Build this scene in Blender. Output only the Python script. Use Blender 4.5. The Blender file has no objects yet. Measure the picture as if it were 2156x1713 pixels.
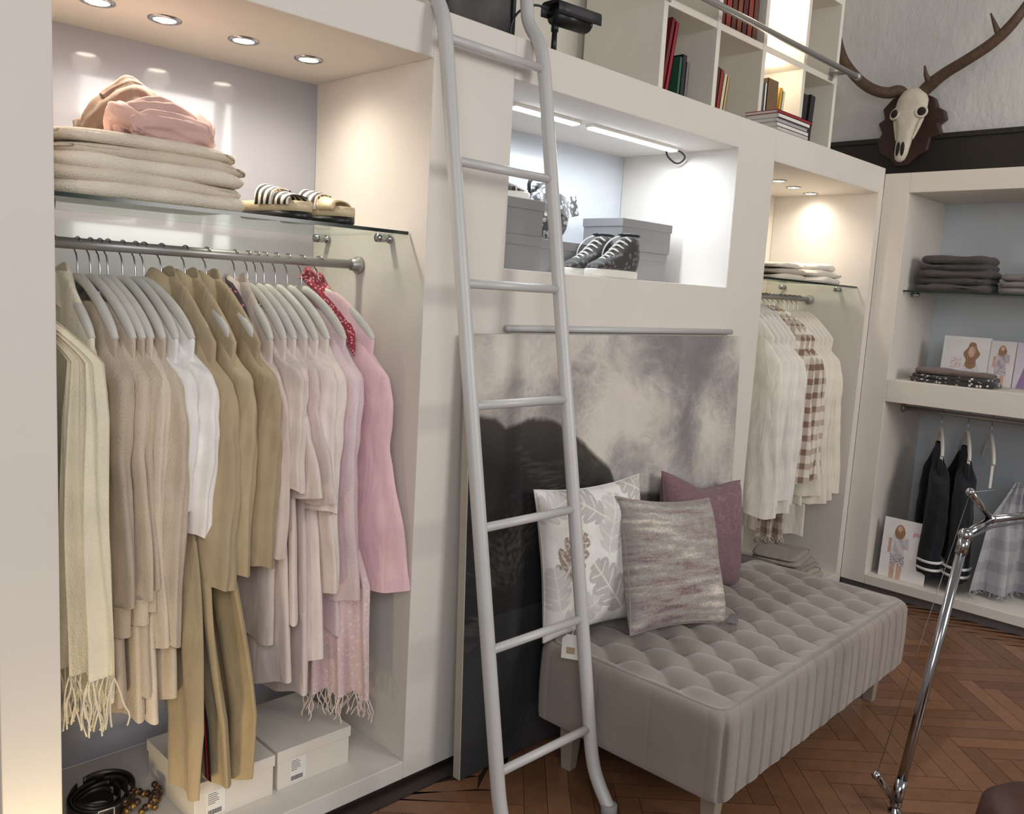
import bpy, bmesh, math, random
from mathutils import Vector, Matrix, noise
random.seed(7)
scene = bpy.context.scene
COL = scene.collection
PI = math.pi
R = math.radians
sin, cos = math.sin, math.cos

# ---------------------------------------------------------------- camera model
H, D, F = 1.6, 2.02, 1800.0
ex = Vector((.7073, -.0533, .7049)).normalized()
ey = Vector((-.7038, -.1341, .6976))
ey = (ey - ex * ey.dot(ex)).normalized()
ez = ex.cross(ey)
CAM = Vector((0, -D, H))

def at(px, py, x=None, y=None, z=None):
    """point of the place seen at a photo pixel, on a real plane of the room"""
    d = Vector((px - 1078, py - 856.5, F))
    w = Vector((d.dot(ex), d.dot(ey), d.dot(ez)))
    if x is not None: t = (x - CAM.x) / w.x
    elif y is not None: t = (y - CAM.y) / w.y
    else: t = (z - CAM.z) / w.z
    return CAM + w * t

cd = bpy.data.cameras.new('camera')
cam = bpy.data.objects.new('camera', cd)
COL.objects.link(cam)
cd.sensor_width = 36
cd.lens = F / 2156 * 36
cd.clip_start = .05
rt = Vector((ex[0], ey[0], ez[0])); up = -Vector((ex[1], ey[1], ez[1])); bk = -Vector((ex[2], ey[2], ez[2]))
cam.matrix_world = Matrix(((rt.x, up.x, bk.x, CAM.x), (rt.y, up.y, bk.y, CAM.y), (rt.z, up.z, bk.z, CAM.z), (0, 0, 0, 1)))
scene.camera = cam
scene.view_settings.view_transform = 'Standard'

# ---------------------------------------------------------------- materials
def srgb(c):
    f = lambda v: (v / 12.92 if v <= .04045 else ((v + .055) / 1.055) ** 2.4)
    return (f(c[0] / 255), f(c[1] / 255), f(c[2] / 255), 1)

MATS = {}
def mat(key, rgb=(200, 200, 200), rough=.6, metal=0, var=.06, vs=6, bump=0, bs=150, sheen=0, coat=0, emit=0, attr=False, stretch=None, spec=.5, crease=0):
    if key in MATS: return MATS[key]
    m = bpy.data.materials.new(key); m.use_nodes = True
    nt = m.node_tree; N = nt.nodes; L = nt.links
    b = N['Principled BSDF']
    tc = N.new('ShaderNodeTexCoord'); mp = N.new('ShaderNodeMapping')
    if stretch: mp.inputs['Scale'].default_value = stretch
    L.new(tc.outputs['Object'], mp.inputs['Vector'])
    nz = N.new('ShaderNodeTexNoise'); nz.inputs['Scale'].default_value = vs; nz.inputs['Detail'].default_value = 4
    L.new(mp.outputs[0], nz.inputs['Vector'])
    mr = N.new('ShaderNodeMapRange'); mr.inputs[1].default_value = .3; mr.inputs[2].default_value = .7
    mr.inputs[3].default_value = 1 - var; mr.inputs[4].default_value = 1 + var
    L.new(nz.outputs[0], mr.inputs[0])
    mx = N.new('ShaderNodeMix'); mx.data_type = 'RGBA'; mx.blend_type = 'MULTIPLY'
    mx.inputs[0].default_value = 1
    mx.inputs[6].default_value = srgb(rgb)
    L.new(mr.outputs[0], mx.inputs[7])
    if attr:
        a = N.new('ShaderNodeAttribute'); a.attribute_name = 'Col'
        L.new(a.outputs['Color'], mx.inputs[6])
    L.new(mx.outputs[2], b.inputs['Base Color'])
    b.inputs['Roughness'].default_value = rough
    b.inputs['Metallic'].default_value = metal
    b.inputs['Sheen Weight'].default_value = sheen
    b.inputs['Coat Weight'].default_value = coat
    b.inputs['Specular IOR Level'].default_value = spec
    if emit:
        L.new(mx.outputs[2], b.inputs['Emission Color'])
        b.inputs['Emission Strength'].default_value = emit
    if bump:
        n2 = N.new('ShaderNodeTexNoise'); n2.inputs['Scale'].default_value = bs; n2.inputs['Detail'].default_value = 3
        L.new(mp.outputs[0], n2.inputs['Vector'])
        bp = N.new('ShaderNodeBump'); bp.inputs['Strength'].default_value = bump; bp.inputs['Distance'].default_value = .01
        L.new(n2.outputs[0], bp.inputs['Height'])
        L.new(bp.outputs[0], b.inputs['Normal'])
        if crease:
            m3 = N.new('ShaderNodeMapping'); m3.inputs['Scale'].default_value = (1.5, 1.5, .5)
            L.new(tc.outputs['Object'], m3.inputs['Vector'])
            n3 = N.new('ShaderNodeTexNoise'); n3.inputs['Scale'].default_value = 9; n3.inputs['Detail'].default_value = 2; n3.inputs['Distortion'].default_value = .8
            L.new(m3.outputs[0], n3.inputs['Vector'])
            b3 = N.new('ShaderNodeBump'); b3.inputs['Strength'].default_value = crease; b3.inputs['Distance'].default_value = .05
            L.new(n3.outputs[0], b3.inputs['Height']); L.new(b3.outputs[0], bp.inputs['Normal'])
    MATS[key] = m
    return m

def fab(rgb, knit=False):
    return mat('cloth_%d_%d_%d%s' % (rgb + ('_knit' if knit else '',)), rgb, .9, var=.08, vs=9, bump=.4 if knit else .2, bs=240 if knit else 420, sheen=.15, spec=.2, crease=.22 if knit else .26)

def glass_mat():
    m = bpy.data.materials.new('shelf_glass'); m.use_nodes = True
    nt = m.node_tree; N = nt.nodes; L = nt.links
    N.remove(N['Principled BSDF'])
    t = N.new('ShaderNodeBsdfTransparent'); t.inputs[0].default_value = (.90, .95, .92, 1)
    g = N.new('ShaderNodeBsdfGlossy'); g.inputs['Roughness'].default_value = .03
    lw = N.new('ShaderNodeLayerWeight'); lw.inputs[0].default_value = .3
    nz = N.new('ShaderNodeMath'); nz.operation = 'MULTIPLY'; nz.inputs[1].default_value = .35
    L.new(lw.outputs['Fresnel'], nz.inputs[0])
    mx = N.new('ShaderNodeMixShader')
    L.new(nz.outputs[0], mx.inputs[0]); L.new(t.outputs[0], mx.inputs[1]); L.new(g.outputs[0], mx.inputs[2])
    L.new(mx.outputs[0], N['Material Output'].inputs[0])
    return m

def plaid_mat(key, base, band, fy, fz, thr=.2, ax=(1, 2)):
    m = mat(key, base, .9, var=.05, bump=.15, bs=400, sheen=.2, spec=.2, crease=.3)
    nt = m.node_tree; N = nt.nodes; L = nt.links
    mx = [n for n in N if n.type == 'MIX'][0]
    tc = [n for n in N if n.type == 'TEX_COORD'][0]
    sp = N.new('ShaderNodeSeparateXYZ'); L.new(tc.outputs['Object'], sp.inputs[0])
    outs = []
    for idx, f in ((ax[0], fy), (ax[1], fz)):
        a = N.new('ShaderNodeMath'); a.operation = 'MULTIPLY'; a.inputs[1].default_value = f; L.new(sp.outputs[idx], a.inputs[0])
        s = N.new('ShaderNodeMath'); s.operation = 'SINE'; L.new(a.outputs[0], s.inputs[0])
        g = N.new('ShaderNodeMath'); g.operation = 'GREATER_THAN'; g.inputs[1].default_value = thr; L.new(s.outputs[0], g.inputs[0])
        h = N.new('ShaderNodeMath'); h.operation = 'MULTIPLY'; h.inputs[1].default_value = .5; L.new(g.outputs[0], h.inputs[0])
        outs.append(h)
    ad = N.new('ShaderNodeMath'); ad.operation = 'ADD'
    L.new(outs[0].outputs[0], ad.inputs[0]); L.new(outs[1].outputs[0], ad.inputs[1])
    m2 = N.new('ShaderNodeMix'); m2.data_type = 'RGBA'
    m2.inputs[6].default_value = srgb(base); m2.inputs[7].default_value = srgb(band)
    L.new(ad.outputs[0], m2.inputs[0]); L.new(m2.outputs[2], mx.inputs[6])
    return m

def speckle_mat(key, base, spot, scale=60, thr=.25):
    m = mat(key, base, .85, var=.05, sheen=.2)
    nt = m.node_tree; N = nt.nodes; L = nt.links
    mx = [n for n in N if n.type == 'MIX'][0]
    tc = [n for n in N if n.type == 'TEX_COORD'][0]
    v = N.new('ShaderNodeTexVoronoi'); v.inputs['Scale'].default_value = scale; L.new(tc.outputs['Object'], v.inputs['Vector'])
    g = N.new('ShaderNodeMath'); g.operation = 'LESS_THAN'; g.inputs[1].default_value = thr; L.new(v.outputs['Distance'], g.inputs[0])
    m2 = N.new('ShaderNodeMix'); m2.data_type = 'RGBA'
    m2.inputs[6].default_value = srgb(base); m2.inputs[7].default_value = srgb(spot)
    L.new(g.outputs[0], m2.inputs[0]); L.new(m2.outputs[2], mx.inputs[6])
    return m

WHITE = mat('wall_paint', (222, 215, 207), .65, var=.02, vs=3, bump=.05, bs=90)
CREAM = mat('cream_paint', (222, 216, 204), .7, var=.02, bump=.05, bs=90)
PANEL = mat('glossy_grey_panel', (172, 171, 178), .09, var=.02, coat=.3)
PANEL2 = mat('pale_blue_panel', (202, 208, 214), .15, var=.03)
METAL = mat('painted_grey_metal', (196, 194, 192), .45, .08, var=.03)
RAIL = mat('satin_metal', (172, 170, 168), .38, .6, var=.03)
CHROME = mat('chrome', (178, 178, 182), .16, 1, var=.02)
WIRE = mat('steel_wire', (120, 118, 116), .3, .9, var=.02)
HANGW = mat('grey_hanger_wood', (210, 206, 199), .5, var=.05, vs=14)
HANGB = mat('white_hanger_plastic', (228, 224, 216), .4, var=.02)
BLACK = mat('black_plastic', (22, 22, 24), .4, var=.05)
DARKWOOD = mat('dark_wood', (46, 36, 32), .45, var=.15, vs=9)
GLASS = glass_mat()
GEDGE = mat('glass_edge', (30, 44, 40), .15, var=.05)
LAMPW = mat('lamp_lens_warm', (255, 242, 220), .4, emit=16)
LEDC = mat('led_cool', (236, 244, 255), .4, emit=9)
PAPER = mat('paper_white', (232, 229, 224), .7, var=.03)
ATTR = mat('printed_surface', attr=True, rough=.55, var=.04, vs=12)
ATTRC = mat('printed_cloth', attr=True, rough=.9, var=.06, vs=30, bump=.25, bs=300, sheen=.15, spec=.2)
ATTRP = mat('oil_paint', attr=True, rough=.6, var=.04, vs=14, bump=.2, bs=50, spec=.2)
ATTRF = mat('parquet_wood', attr=True, rough=.32, var=.10, vs=22, bump=.05, bs=60, spec=.45)

# ---------------------------------------------------------------- mesh builder
class MB:
    def __init__(s): s.v = []; s.f = []
    def box(s, x0, x1, y0, y1, z0, z1):
        n = len(s.v)
        s.v += [(x, y, z) for z in (z0, z1) for y in (y0, y1) for x in (x0, x1)]
        for q in ((0, 2, 3, 1), (4, 5, 7, 6), (0, 1, 5, 4), (2, 6, 7, 3), (0, 4, 6, 2), (1, 3, 7, 5)):
            s.f.append(tuple(n + i for i in q))
        return s
    def loft(s, rings, cap0=True, cap1=True):
        n0 = len(s.v); k = len(rings[0])
        for r in rings: s.v += [tuple(p) for p in r]
        for i in range(len(rings) - 1):
            for j in range(k):
                a = n0 + i * k + j; b = n0 + i * k + (j + 1) % k
                s.f.append((a, b, b + k, a + k))
        if cap0: s.f.append(tuple(n0 + j for j in reversed(range(k))))
        if cap1: s.f.append(tuple(n0 + (len(rings) - 1) * k + j for j in range(k)))
        return s
    def tube(s, path, r, n=10, smooth=0, flat=None, caps=True, lobes=None):
        P = [Vector(p) for p in path]
        Rr = list(r) if isinstance(r, (list, tuple)) else [r] * len(P)
        for _ in range(smooth):
            Q = [P[0]]; S = [Rr[0]]
            for i in range(len(P) - 1):
                Q += [P[i] * .75 + P[i + 1] * .25, P[i] * .25 + P[i + 1] * .75]
                S += [Rr[i] * .75 + Rr[i + 1] * .25, Rr[i] * .25 + Rr[i + 1] * .75]
            Q.append(P[-1]); S.append(Rr[-1]); P, Rr = Q, S
        rings = []; nrm = None
        for i, p in enumerate(P):
            t = (P[min(i + 1, len(P) - 1)] - P[max(i - 1, 0)])
            if t.length < 1e-9: t = Vector((0, 0, 1))
            t.normalize()
            if nrm is None:
                nrm = t.orthogonal().normalized() if flat is None else (Vector(flat) - t * t.dot(Vector(flat))).normalized()
            else:
                nrm = (nrm - t * t.dot(nrm))
                if nrm.length < 1e-6: nrm = t.orthogonal()
                nrm.normalize()
            bn = t.cross(nrm)
            k = 1.0 if flat is None else FL[0]
            lb = (lambda a: 1) if lobes is None else (lambda a: 1 + lobes * sin(5 * a + i * .25) + .7 * lobes * sin(9 * a - i * .2))
            rings.append([p + nrm * (cos(2 * PI * j / n) * Rr[i] * lb(2 * PI * j / n)) + bn * (sin(2 * PI * j / n) * Rr[i] * k * lb(2 * PI * j / n)) for j in range(n)])
        return s.loft(rings, caps, caps)
    def lathe(s, prof, c=(0, 0, 0), axis='z', n=24, caps=True):
        rings = []
        for r, h in prof:
            ring = []
            for j in range(n):
                a = 2 * PI * j / n
                p = (r * cos(a), r * sin(a), h)
                if axis == 'x': p = (p[2], p[0], p[1])
                elif axis == 'y': p = (p[1], p[2], p[0])
                ring.append((c[0] + p[0], c[1] + p[1], c[2] + p[2]))
            rings.append(ring)
        return s.loft(rings, caps, caps)
    def prism(s, poly, a0, a1, axis='x'):
        rings = []
        for a in (a0, a1):
            if axis == 'x': rings.append([(a, p[0], p[1]) for p in poly])
            elif axis == 'y': rings.append([(p[0], a, p[1]) for p in poly])
            else: rings.append([(p[0], p[1], a) for p in poly])
        return s.loft(rings)
    def grid(s, fn, nu, nv):
        n0 = len(s.v)
        for j in range(nv + 1):
            for i in range(nu + 1): s.v.append(tuple(fn(i / nu, j / nv)))
        for j in range(nv):
            for i in range(nu):
                a = n0 + j * (nu + 1) + i
                s.f.append((a, a + 1, a + nu + 2, a + nu + 1))
        return s
    def ball(s, c, rx, ry, rz, n=16, m=10, fn=None):
        rings = []
        for i in range(m + 1):
            ph = -PI / 2 + PI * i / m
            cr = max(cos(ph), .02)
            ring = []
            for j in range(n):
                th = 2 * PI * j / n
                d = Vector((cr * cos(th), cr * sin(th), sin(ph)))
                k = fn(d) if fn else 1
                ring.append((c[0] + d.x * rx * k, c[1] + d.y * ry * k, c[2] + d.z * rz * k))
            rings.append(ring)
        return s.loft(rings)
    def build(s, name, m, parent=None, smooth=True, bevel=0, loc=None, rot=None, colf=None):
        me = bpy.data.meshes.new(name)
        me.from_pydata([tuple(v) for v in s.v], [], s.f)
        b = bmesh.new(); b.from_mesh(me)
        bmesh.ops.recalc_face_normals(b, faces=b.faces)
        b.to_mesh(me); b.free()
        if smooth: me.polygons.foreach_set('use_smooth', [True] * len(me.polygons))
        me.materials.append(m)
        if colf:
            ca = me.color_attributes.new('Col', 'FLOAT_COLOR', 'POINT')
            for i, v in enumerate(me.vertices): ca.data[i].color = colf(v.co, i)
        o = bpy.data.objects.new(name, me)
        COL.objects.link(o)
        if parent: o.parent = parent
        if loc is not None: o.location = loc
        if rot is not None: o.rotation_euler = rot
        if bevel:
            bv = o.modifiers.new('bevel', 'BEVEL'); bv.width = bevel; bv.segments = 2; bv.limit_method = 'ANGLE'
        return o
FL = [1.0]

def tag(o, label, cat, group=None):
    o['label'] = label; o['category'] = cat
    if group: o['group'] = group
    return o
def thing(name, label, cat, loc=(0, 0, 0), rotz=0, group=None, rot=None):
    o = bpy.data.objects.new(name, None); COL.objects.link(o)
    o.empty_display_size = .05
    o.location = loc
    o.rotation_euler = rot if rot else (0, 0, rotz)
    return tag(o, label, cat, group)
def struct(o): o['kind'] = 'structure'; return o
def lerp(a, b, t): return a + (b - a) * t
def interp(pts, x):
    if x <= pts[0][0]: return pts[0][1]
    for (a, b), (c, d) in zip(pts, pts[1:]):
        if x <= c: return b + (d - b) * (x - a) / (c - a)
    return pts[-1][1]
def cmix(a, b, t): return tuple(lerp(a[i], b[i], t) for i in range(3))
def text_part(name, s, size, m, parent, loc, rot):
    cu = bpy.data.curves.new(name, 'FONT'); cu.body = s; cu.size = size; cu.extrude = .0004
    cu.align_x = 'CENTER'
    o = bpy.data.objects.new('tmp', cu); COL.objects.link(o)
    bpy.context.view_layer.update()
    me = bpy.data.meshes.new_from_object(o.evaluated_get(bpy.context.evaluated_depsgraph_get()))
    bpy.data.objects.remove(o)
    me.materials.clear(); me.materials.append(m)
    t = bpy.data.objects.new(name, me); COL.objects.link(t)
    t.parent = parent; t.location = loc; t.rotation_euler = rot
    return t

# ---------------------------------------------------------------- the setting
NF = .08         # niche floor
# floor: herringbone parquet, one mesh
m = MB(); cols = []
Wp, n_ = .075, 6; Lp = Wp * n_
tones = [(126, 89, 64), (120, 84, 61), (131, 93, 68), (116, 81, 58), (135, 97, 71), (123, 87, 63)]
ca, sa = cos(R(45)), sin(R(45))
def plank(x0, y0, x1, y1):
    g = .0009
    pts = [(x0 + g, y0 + g), (x1 - g, y0 + g), (x1 - g, y1 - g), (x0 + g, y1 - g)]
    w = [(p[0] * ca - p[1] * sa + 2.5, p[0] * sa + p[1] * ca - 1.5) for p in pts]
    cx = sum(p[0] for p in w) / 4; cy = sum(p[1] for p in w) / 4
    if not (-.3 < cx < 4.95 and -4.0 < cy < .12): return
    n = len(m.v)
    m.v += [(min(max(p[0], -.5), 4.9), min(p[1], .02), 0) for p in w]
    m.f.append((n, n + 1, n + 2, n + 3))
    t = srgb(random.choice(tones)); k = random.uniform(.86, 1.08)
    cols.extend([(t[0] * k, t[1] * k, t[2] * k, 1)] * 4)
for k in range(-70, 71):
    for q in range(-12, 13):
        ox = k * Wp + q * Lp; oy = k * Wp - q * Lp
        plank(ox, oy, ox + Lp, oy + Wp)
        plank(ox + Lp, oy + Wp - Lp, ox + Lp + Wp, oy + Wp)
m.box(-.6, 5.6, -4.2, .7, -.06, -.002)
cols.extend([(.03, .018, .012, 1)] * 8)
struct(m.build('floor', ATTRF, smooth=False, colf=lambda c, i: cols[i]))

# built-in wall with its niches
m = MB()
m.box(.495, .62, 0, .62, .02, 2.26)
m.box(-.4, .495, .25, .62, .02, 2.4)
m.box(.495, 1.64, 0, .64, 2.26, 2.4)
m.box(1.64, 1.97, 0, .62, .02, 2.4)
m.box(1.97, 3.335, 0, .62, .02, 1.676)
m.box(1.97, 3.335, 0, .64, 2.27, 2.4)
m.box(3.335, 3.65, 0, .62, .02, 2.4)
m.box(3.65, 4.82, 0, .64, 2.26, 2.4)
m.box(4.82, 4.88, 0, .62, .02, 2.4)
m.box(.62, 1.64, 0, .62, .02, NF)
m.box(3.65, 4.82, 0, .62, .02, NF)
wall = struct(m.build('wall_back', WHITE, smooth=False, bevel=.003))
MB().box(.62, 1.64, .62, .64, NF, 2.26).build('niche_panel', PANEL, wall, False)
MB().box(1.97, 3.335, .62, .64, 1.676, 2.27).build('niche_panel', mat('panel_mid', (198, 201, 206), .2, var=.02), wall, False)
MB().box(3.65, 4.82, .62, .64, NF, 2.26).build('niche_panel', mat('panel_warm', (218, 210, 196), .4, var=.02), wall, False)
struct(MB().box(.495, 4.88, .012, .6, 0, .02).build('baseboard_back', DARKWOOD, smooth=False))
struct(MB().box(.5, 4.86, -.06, .012, 0, .004).build('trim_1', DARKWOOD, smooth=False))

# right-hand unit, front face on x = 4.88
XF, XB = 4.88, 5.46
m = MB()
m.box(XF, XB, -.14, 0, .05, 2.37)
m.box(XF, XB, -1.5, -.14, 2.263, 2.37)
m.box(XF, XB, -1.5, -.14, 1.115, 1.24)
m.box(XF, XB, -1.5, -.14, .05, .105)
m.box(XF, XB, -1.62, -1.5, .05, 2.37)
wr = struct(m.build('wall_right', WHITE, smooth=False, bevel=.003))
MB().box(XB, XB + .02, -1.62, 0, .05, 2.37).build('niche_panel', PANEL2, wr, False)
struct(MB().box(XF + .02, XB, -1.6, 0, 0, .05).build('baseboard_right', mat('grey_plinth', (96, 92, 92), .5), smooth=False))
# upper walls
struct(MB().box(-.4, 5.48, .64, .7, 2.4, 4.2).build('wall_upper_back', CREAM, smooth=False))
ROUGH = mat('relief_wallpaper', (206, 204, 202), .8, var=.04, vs=7, bump=.7, bs=24, stretch=(1, 1, .6))
struct(MB().box(5.48, 5.56, -3.2, .64, 0, 4.2).build('wall_upper_right', ROUGH, smooth=False))
struct(MB().box(5.44, 5.48, -3.2, .62, 2.375, 2.665).box(5.425, 5.48, -3.2, .62, 2.645, 2.675).build('trim_2', mat('black_wood', (30, 25, 23), .4), smooth=False, bevel=.003))

# ---------------------------------------------------------------- lamps
def spot(loc, e, col, ang=110, r=.03, target=(0, 0, -1), blend=.6):
    l = bpy.data.lights.new('spot', 'SPOT'); l.energy = e; l.color = col; l.spot_size = R(ang); l.spot_blend = blend; l.shadow_soft_size = r
    o = bpy.data.objects.new('spot', l); COL.objects.link(o); o.location = loc
    o.rotation_euler = Vector(target).to_track_quat('-Z', 'Y').to_euler()
def area(loc, tgt, e, col, sx, sy):
    l = bpy.data.lights.new('area', 'AREA'); l.energy = e; l.color = col; l.shape = 'RECTANGLE'; l.size = sx; l.size_y = sy
    o = bpy.data.objects.new('area', l); COL.objects.link(o); o.location = loc
    o.rotation_euler = (Vector(tgt) - Vector(loc)).to_track_quat('-Z', 'Y').to_euler()
def point(loc, e, col, r=.05):
    l = bpy.data.lights.new('point', 'POINT'); l.energy = e; l.color = col; l.shadow_soft_size = r
    o = bpy.data.objects.new('point', l); COL.objects.link(o); o.location = loc

WARM = (1, .90, .77)
def downlight(px, py, label, group, e, zc=2.26):
    p = at(px, py, z=zc)
    t = thing('recessed_light', label, 'ceiling light', (p.x, p.y, zc), 0, group)
    MB().lathe([(.029, -.001), (.030, -.005), (.036, -.006), (.042, -.004), (.043, 0)], caps=False).build('ring', CHROME, t)
    MB().lathe([(.001, -.003), (.029, -.003), (.029, -.001), (.001, -.001)]).build('lens', LAMPW, t)
    spot((p.x, p.y, zc - .02), e, WARM, 165, .04, (0, 0, -1), 1.0)
downlight(205, 2, 'recessed downlight in left niche ceiling, cut by the photo top edge', 'downlights of the left niche', 10)
downlight(347, 40, 'recessed downlight above the pink scarf, second from the left', 'downlights of the left niche', 8)
downlight(513, 84, 'recessed downlight in the left niche ceiling, between two others', 'downlights of the left niche', 10)
downlight(650, 124, 'recessed downlight nearest the ladder, over the sandals', 'downlights of the left niche', 6)
downlight(1640, 380, 'recessed downlight at the left edge of the narrow white-clothes niche', 'downlights of the white-clothes niche', 8)
downlight(1671, 394, 'middle recessed downlight over the white clothes', 'downlights of the white-clothes niche', 8)
downlight(1707, 407, 'rightmost recessed downlight over the white clothes', 'downlights of the white-clothes niche', 5)

def led(pa, pb, label, cable=False):
    a = at(pa[0], pa[1], z=2.255); b = at(pb[0], pb[1], z=2.255); y = (a.y + b.y) / 2
    t = thing('led_strip', label, 'strip light', ((a.x + b.x) / 2, y, 2.27), 0, 'strip lights of the middle niche')
    hl = (b.x - a.x) / 2
    MB().box(-hl, hl, -.02, .02, -.012, 0).build('housing', HANGB, t, False)
    MB().box(-hl + .01, hl - .01, -.018, .018, -.018, -.012).build('diffuser', LEDC, t, False)
    if cable:
        MB().tube([(hl, 0, -.008), (hl + .05, 0, -.01), (hl + .09, .0, -.03), (hl + .08, .04, -.06), (hl + .03, .06, -.03), (hl + .03, .07, -.002)], .004, 8, 2).build('cable', BLACK, t)
    area(((a.x + b.x) / 2, y, 2.245), ((a.x + b.x) / 2, y - .02, 1), 6.2 * hl / .35, (.82, .92, 1), hl * 2, .03)
led((1075, 226), (1219, 263), 'bright led strip in the middle niche ceiling, behind the ladder')
led((1242, 269), (1420, 319), 'long bright led strip over the sneakers, with a black cable end', True)

area((3.3, -4.4, 2.5), (2.6, 0, 1.0), 70, (1, .97, .93), 1.5, 1.4)
area((-.6, -3.0, 2.4), (2.2, -.3, .6), 50, (.93, .96, 1), 2.0, 2.0)
area((4.1, -1.9, 4.0), (5.3, -.6, 2.5), 13, (1, .95, .9), 1.2, 1.2)  # added fill without a fixture, brightens the upper right wall and unit top
spot((.50, -.28, .06), 9, (1, .80, .48), 150, .05, (.05, .45, .25))
w = bpy.data.worlds.new('world'); scene.world = w; w.use_nodes = True
bg = w.node_tree.nodes['Background']; bg.inputs[0].default_value = (1, .95, .89, 1); bg.inputs[1].default_value = .22

# ---------------------------------------------------------------- shelves and rails
def glass_shelf(x0, x1, y0, y1, z, label):
    t = thing('glass_shelf', label, 'shelf', ((x0 + x1) / 2, (y0 + y1) / 2, z))
    cx, cy = t.location.x, t.location.y
    MB().box(x0 - cx, x1 - cx, y0 - cy + .004, y1 - cy, -.010, 0).build('glass_pane', GLASS, t, False)
    return t, cx, cy
t, cx, cy = glass_shelf(.625, 1.635, .08, .60, 1.765, 'wide glass shelf in the left niche under the folded sweaters')
MB().box(.625 - cx, 1.635 - cx, .08 - cy, .084 - cy, -.010, 0).build('polished_edge', GEDGE, t, False)
for x, y in ((1.612, .17), (1.612, .52), (.648, .17), (.648, .52)):
    MB().lathe([(.001, -.03), (.013, -.03), (.013, .0), (.009, .004), (.009, .012), (.014, .014), (.014, .022), (.001, .022)], (x - cx, y - cy, -.022), 'x', 14).build('shelf_clip', CHROME, t)
t, cx, cy = glass_shelf(3.655, 4.815, .06, .60, 1.745, 'glass shelf over the white clothes, holding folded tops')
MB().box(3.655 - cx, 4.815 - cx, .06 - cy, .064 - cy, -.010, 0).build('polished_edge', GEDGE, t, False)
for y in (.16, .5):
    MB().lathe([(.001, -.03), (.013, -.03), (.013, .0), (.009, .004), (.014, .02), (.001, .02)], (4.792 - cx, y - cy, -.022), 'x', 14).build('shelf_clip', CHROME, t)
t = thing('glass_shelf', 'glass shelf in the right unit under the dark folded clothes', 'shelf', (5.2, -.82, 1.74))
MB().box(-.246, .25, -.675, .675, -.010, 0).build('glass_pane', GLASS, t, False)
MB().box(-.25, -.246, -.675, .675, -.010, 0).build('polished_edge', GEDGE, t, False)
for y in (-.62, .655):
    MB().lathe([(.001, -.02), (.012, -.02), (.012, .02), (.001, .02)], (-.12, y, -.021), 'y', 14).build('shelf_clip', CHROME, t)

RY, RZ = .335, 1.66
def rail_x(x0, x1, y, z, label):
    t = thing('clothes_rail', label, 'clothes rail', ((x0 + x1) / 2, y, z))
    hl = (x1 - x0) / 2
    MB().tube([(-hl, 0, 0), (hl, 0, 0)], .0145, 16).build('bar', RAIL, t)
    for s in (-1, 1):
        MB().lathe([(.001, -s * .002), (.028, -s * .0), (.028, -s * .012), (.02, -s * .02), (.019, -s * .034), (.0136, -s * .036)], (s * hl, 0, 0), 'x', 18).build('flange', RAIL, t)
rail_x(.622, 1.638, RY, RZ, 'grey metal clothes rail under the glass shelf in the left niche')
rail_x(3.652, 4.818, RY, RZ, 'grey metal clothes rail carrying the white clothes')
t = thing('clothes_rail', 'grey metal clothes rail in the lower right compartment', 'clothes rail', (5.15, -.82, 1.065))
MB().tube([(0, -.678, 0), (0, .678, 0)], .0125, 16).build('bar', RAIL, t)
for s in (-1, 1):
    MB().lathe([(.001, 0), (.026, 0), (.026, -s * .012), (.013, -s * .02)], (0, s * .678, 0), 'y', 18).build('flange', RAIL, t)

# ---------------------------------------------------------------- hangers and clothes
def hanger_parts(t, bar_mat, half=.205, r=.0100):
    hk = [(0, .0215 * cos(R(150 - 215 * i / 12)), -.004 + .0215 * sin(R(150 - 215 * i / 12))) for i in range(13)]
    hk += [(0, .004, -.038), (0, 0, -.055), (0, 0, -.092)]
    MB().tube(hk, .0022, 7, 1).build('hook', CHROME, t)
    m = MB(); FL[0] = 1.45
    pts = [(-half, -.228), (-half * .9, -.200), (-half * .65, -.153), (-half * .35, -.112), (-half * .1, -.088), (half * .1, -.088), (half * .35, -.112), (half * .65, -.153), (half * .9, -.200), (half, -.228)]
    m.tube([(0, a, z) for a, z in pts], [r * .8, r * 1.1, r * 1.15, r, r, r, r, r * 1.15, r * 1.1, r * .8], 10, 2, flat=(1, 0, 0))
    FL[0] = 1.0
    m.build('shoulder_bar', bar_mat, t)

def body_mesh(ztop, neck, sh, L, hemw, t0, t1, A, kf, ph, slope=.075, n=56, rows=28, hemwave=.016):
    prof = []
    for i in range(9):
        u = i / 8
        prof.append((ztop - slope * u ** 1.25, neck + (sh - neck) * u ** .9, .013 + (t0 - .013) * u, 0))
    for i in range(1, rows + 1):
        u = i / rows
        prof.append((ztop - slope - (L - slope) * u, lerp(sh, hemw, u ** 1.4) - .014 * sin(PI * min(1, u * 1.6)), lerp(t0, t1, u), u))
    rings = []
    for z, w, t, u in prof:
        ring = []
        for k in range(n):
            th = 2 * PI * k / n; c, s = cos(th), sin(th)
            a = w * math.copysign(abs(c) ** .75, c); b = t * math.copysign(abs(s) ** .8, s)
            uu = min(1, u * 1.4)
            b += A * uu * (sin(kf * a * 9 + ph) + .6 * sin(kf * a * 21 + ph * 2 + u * 3)) + .004 * noise.noise(Vector((a * 14, z * 7, ph)))
            ring.append((b, a, z + hemwave * u * u * sin(a * 22 + ph * 1.7)))
        rings.append(ring)
    return MB().loft(rings, False, False)

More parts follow.
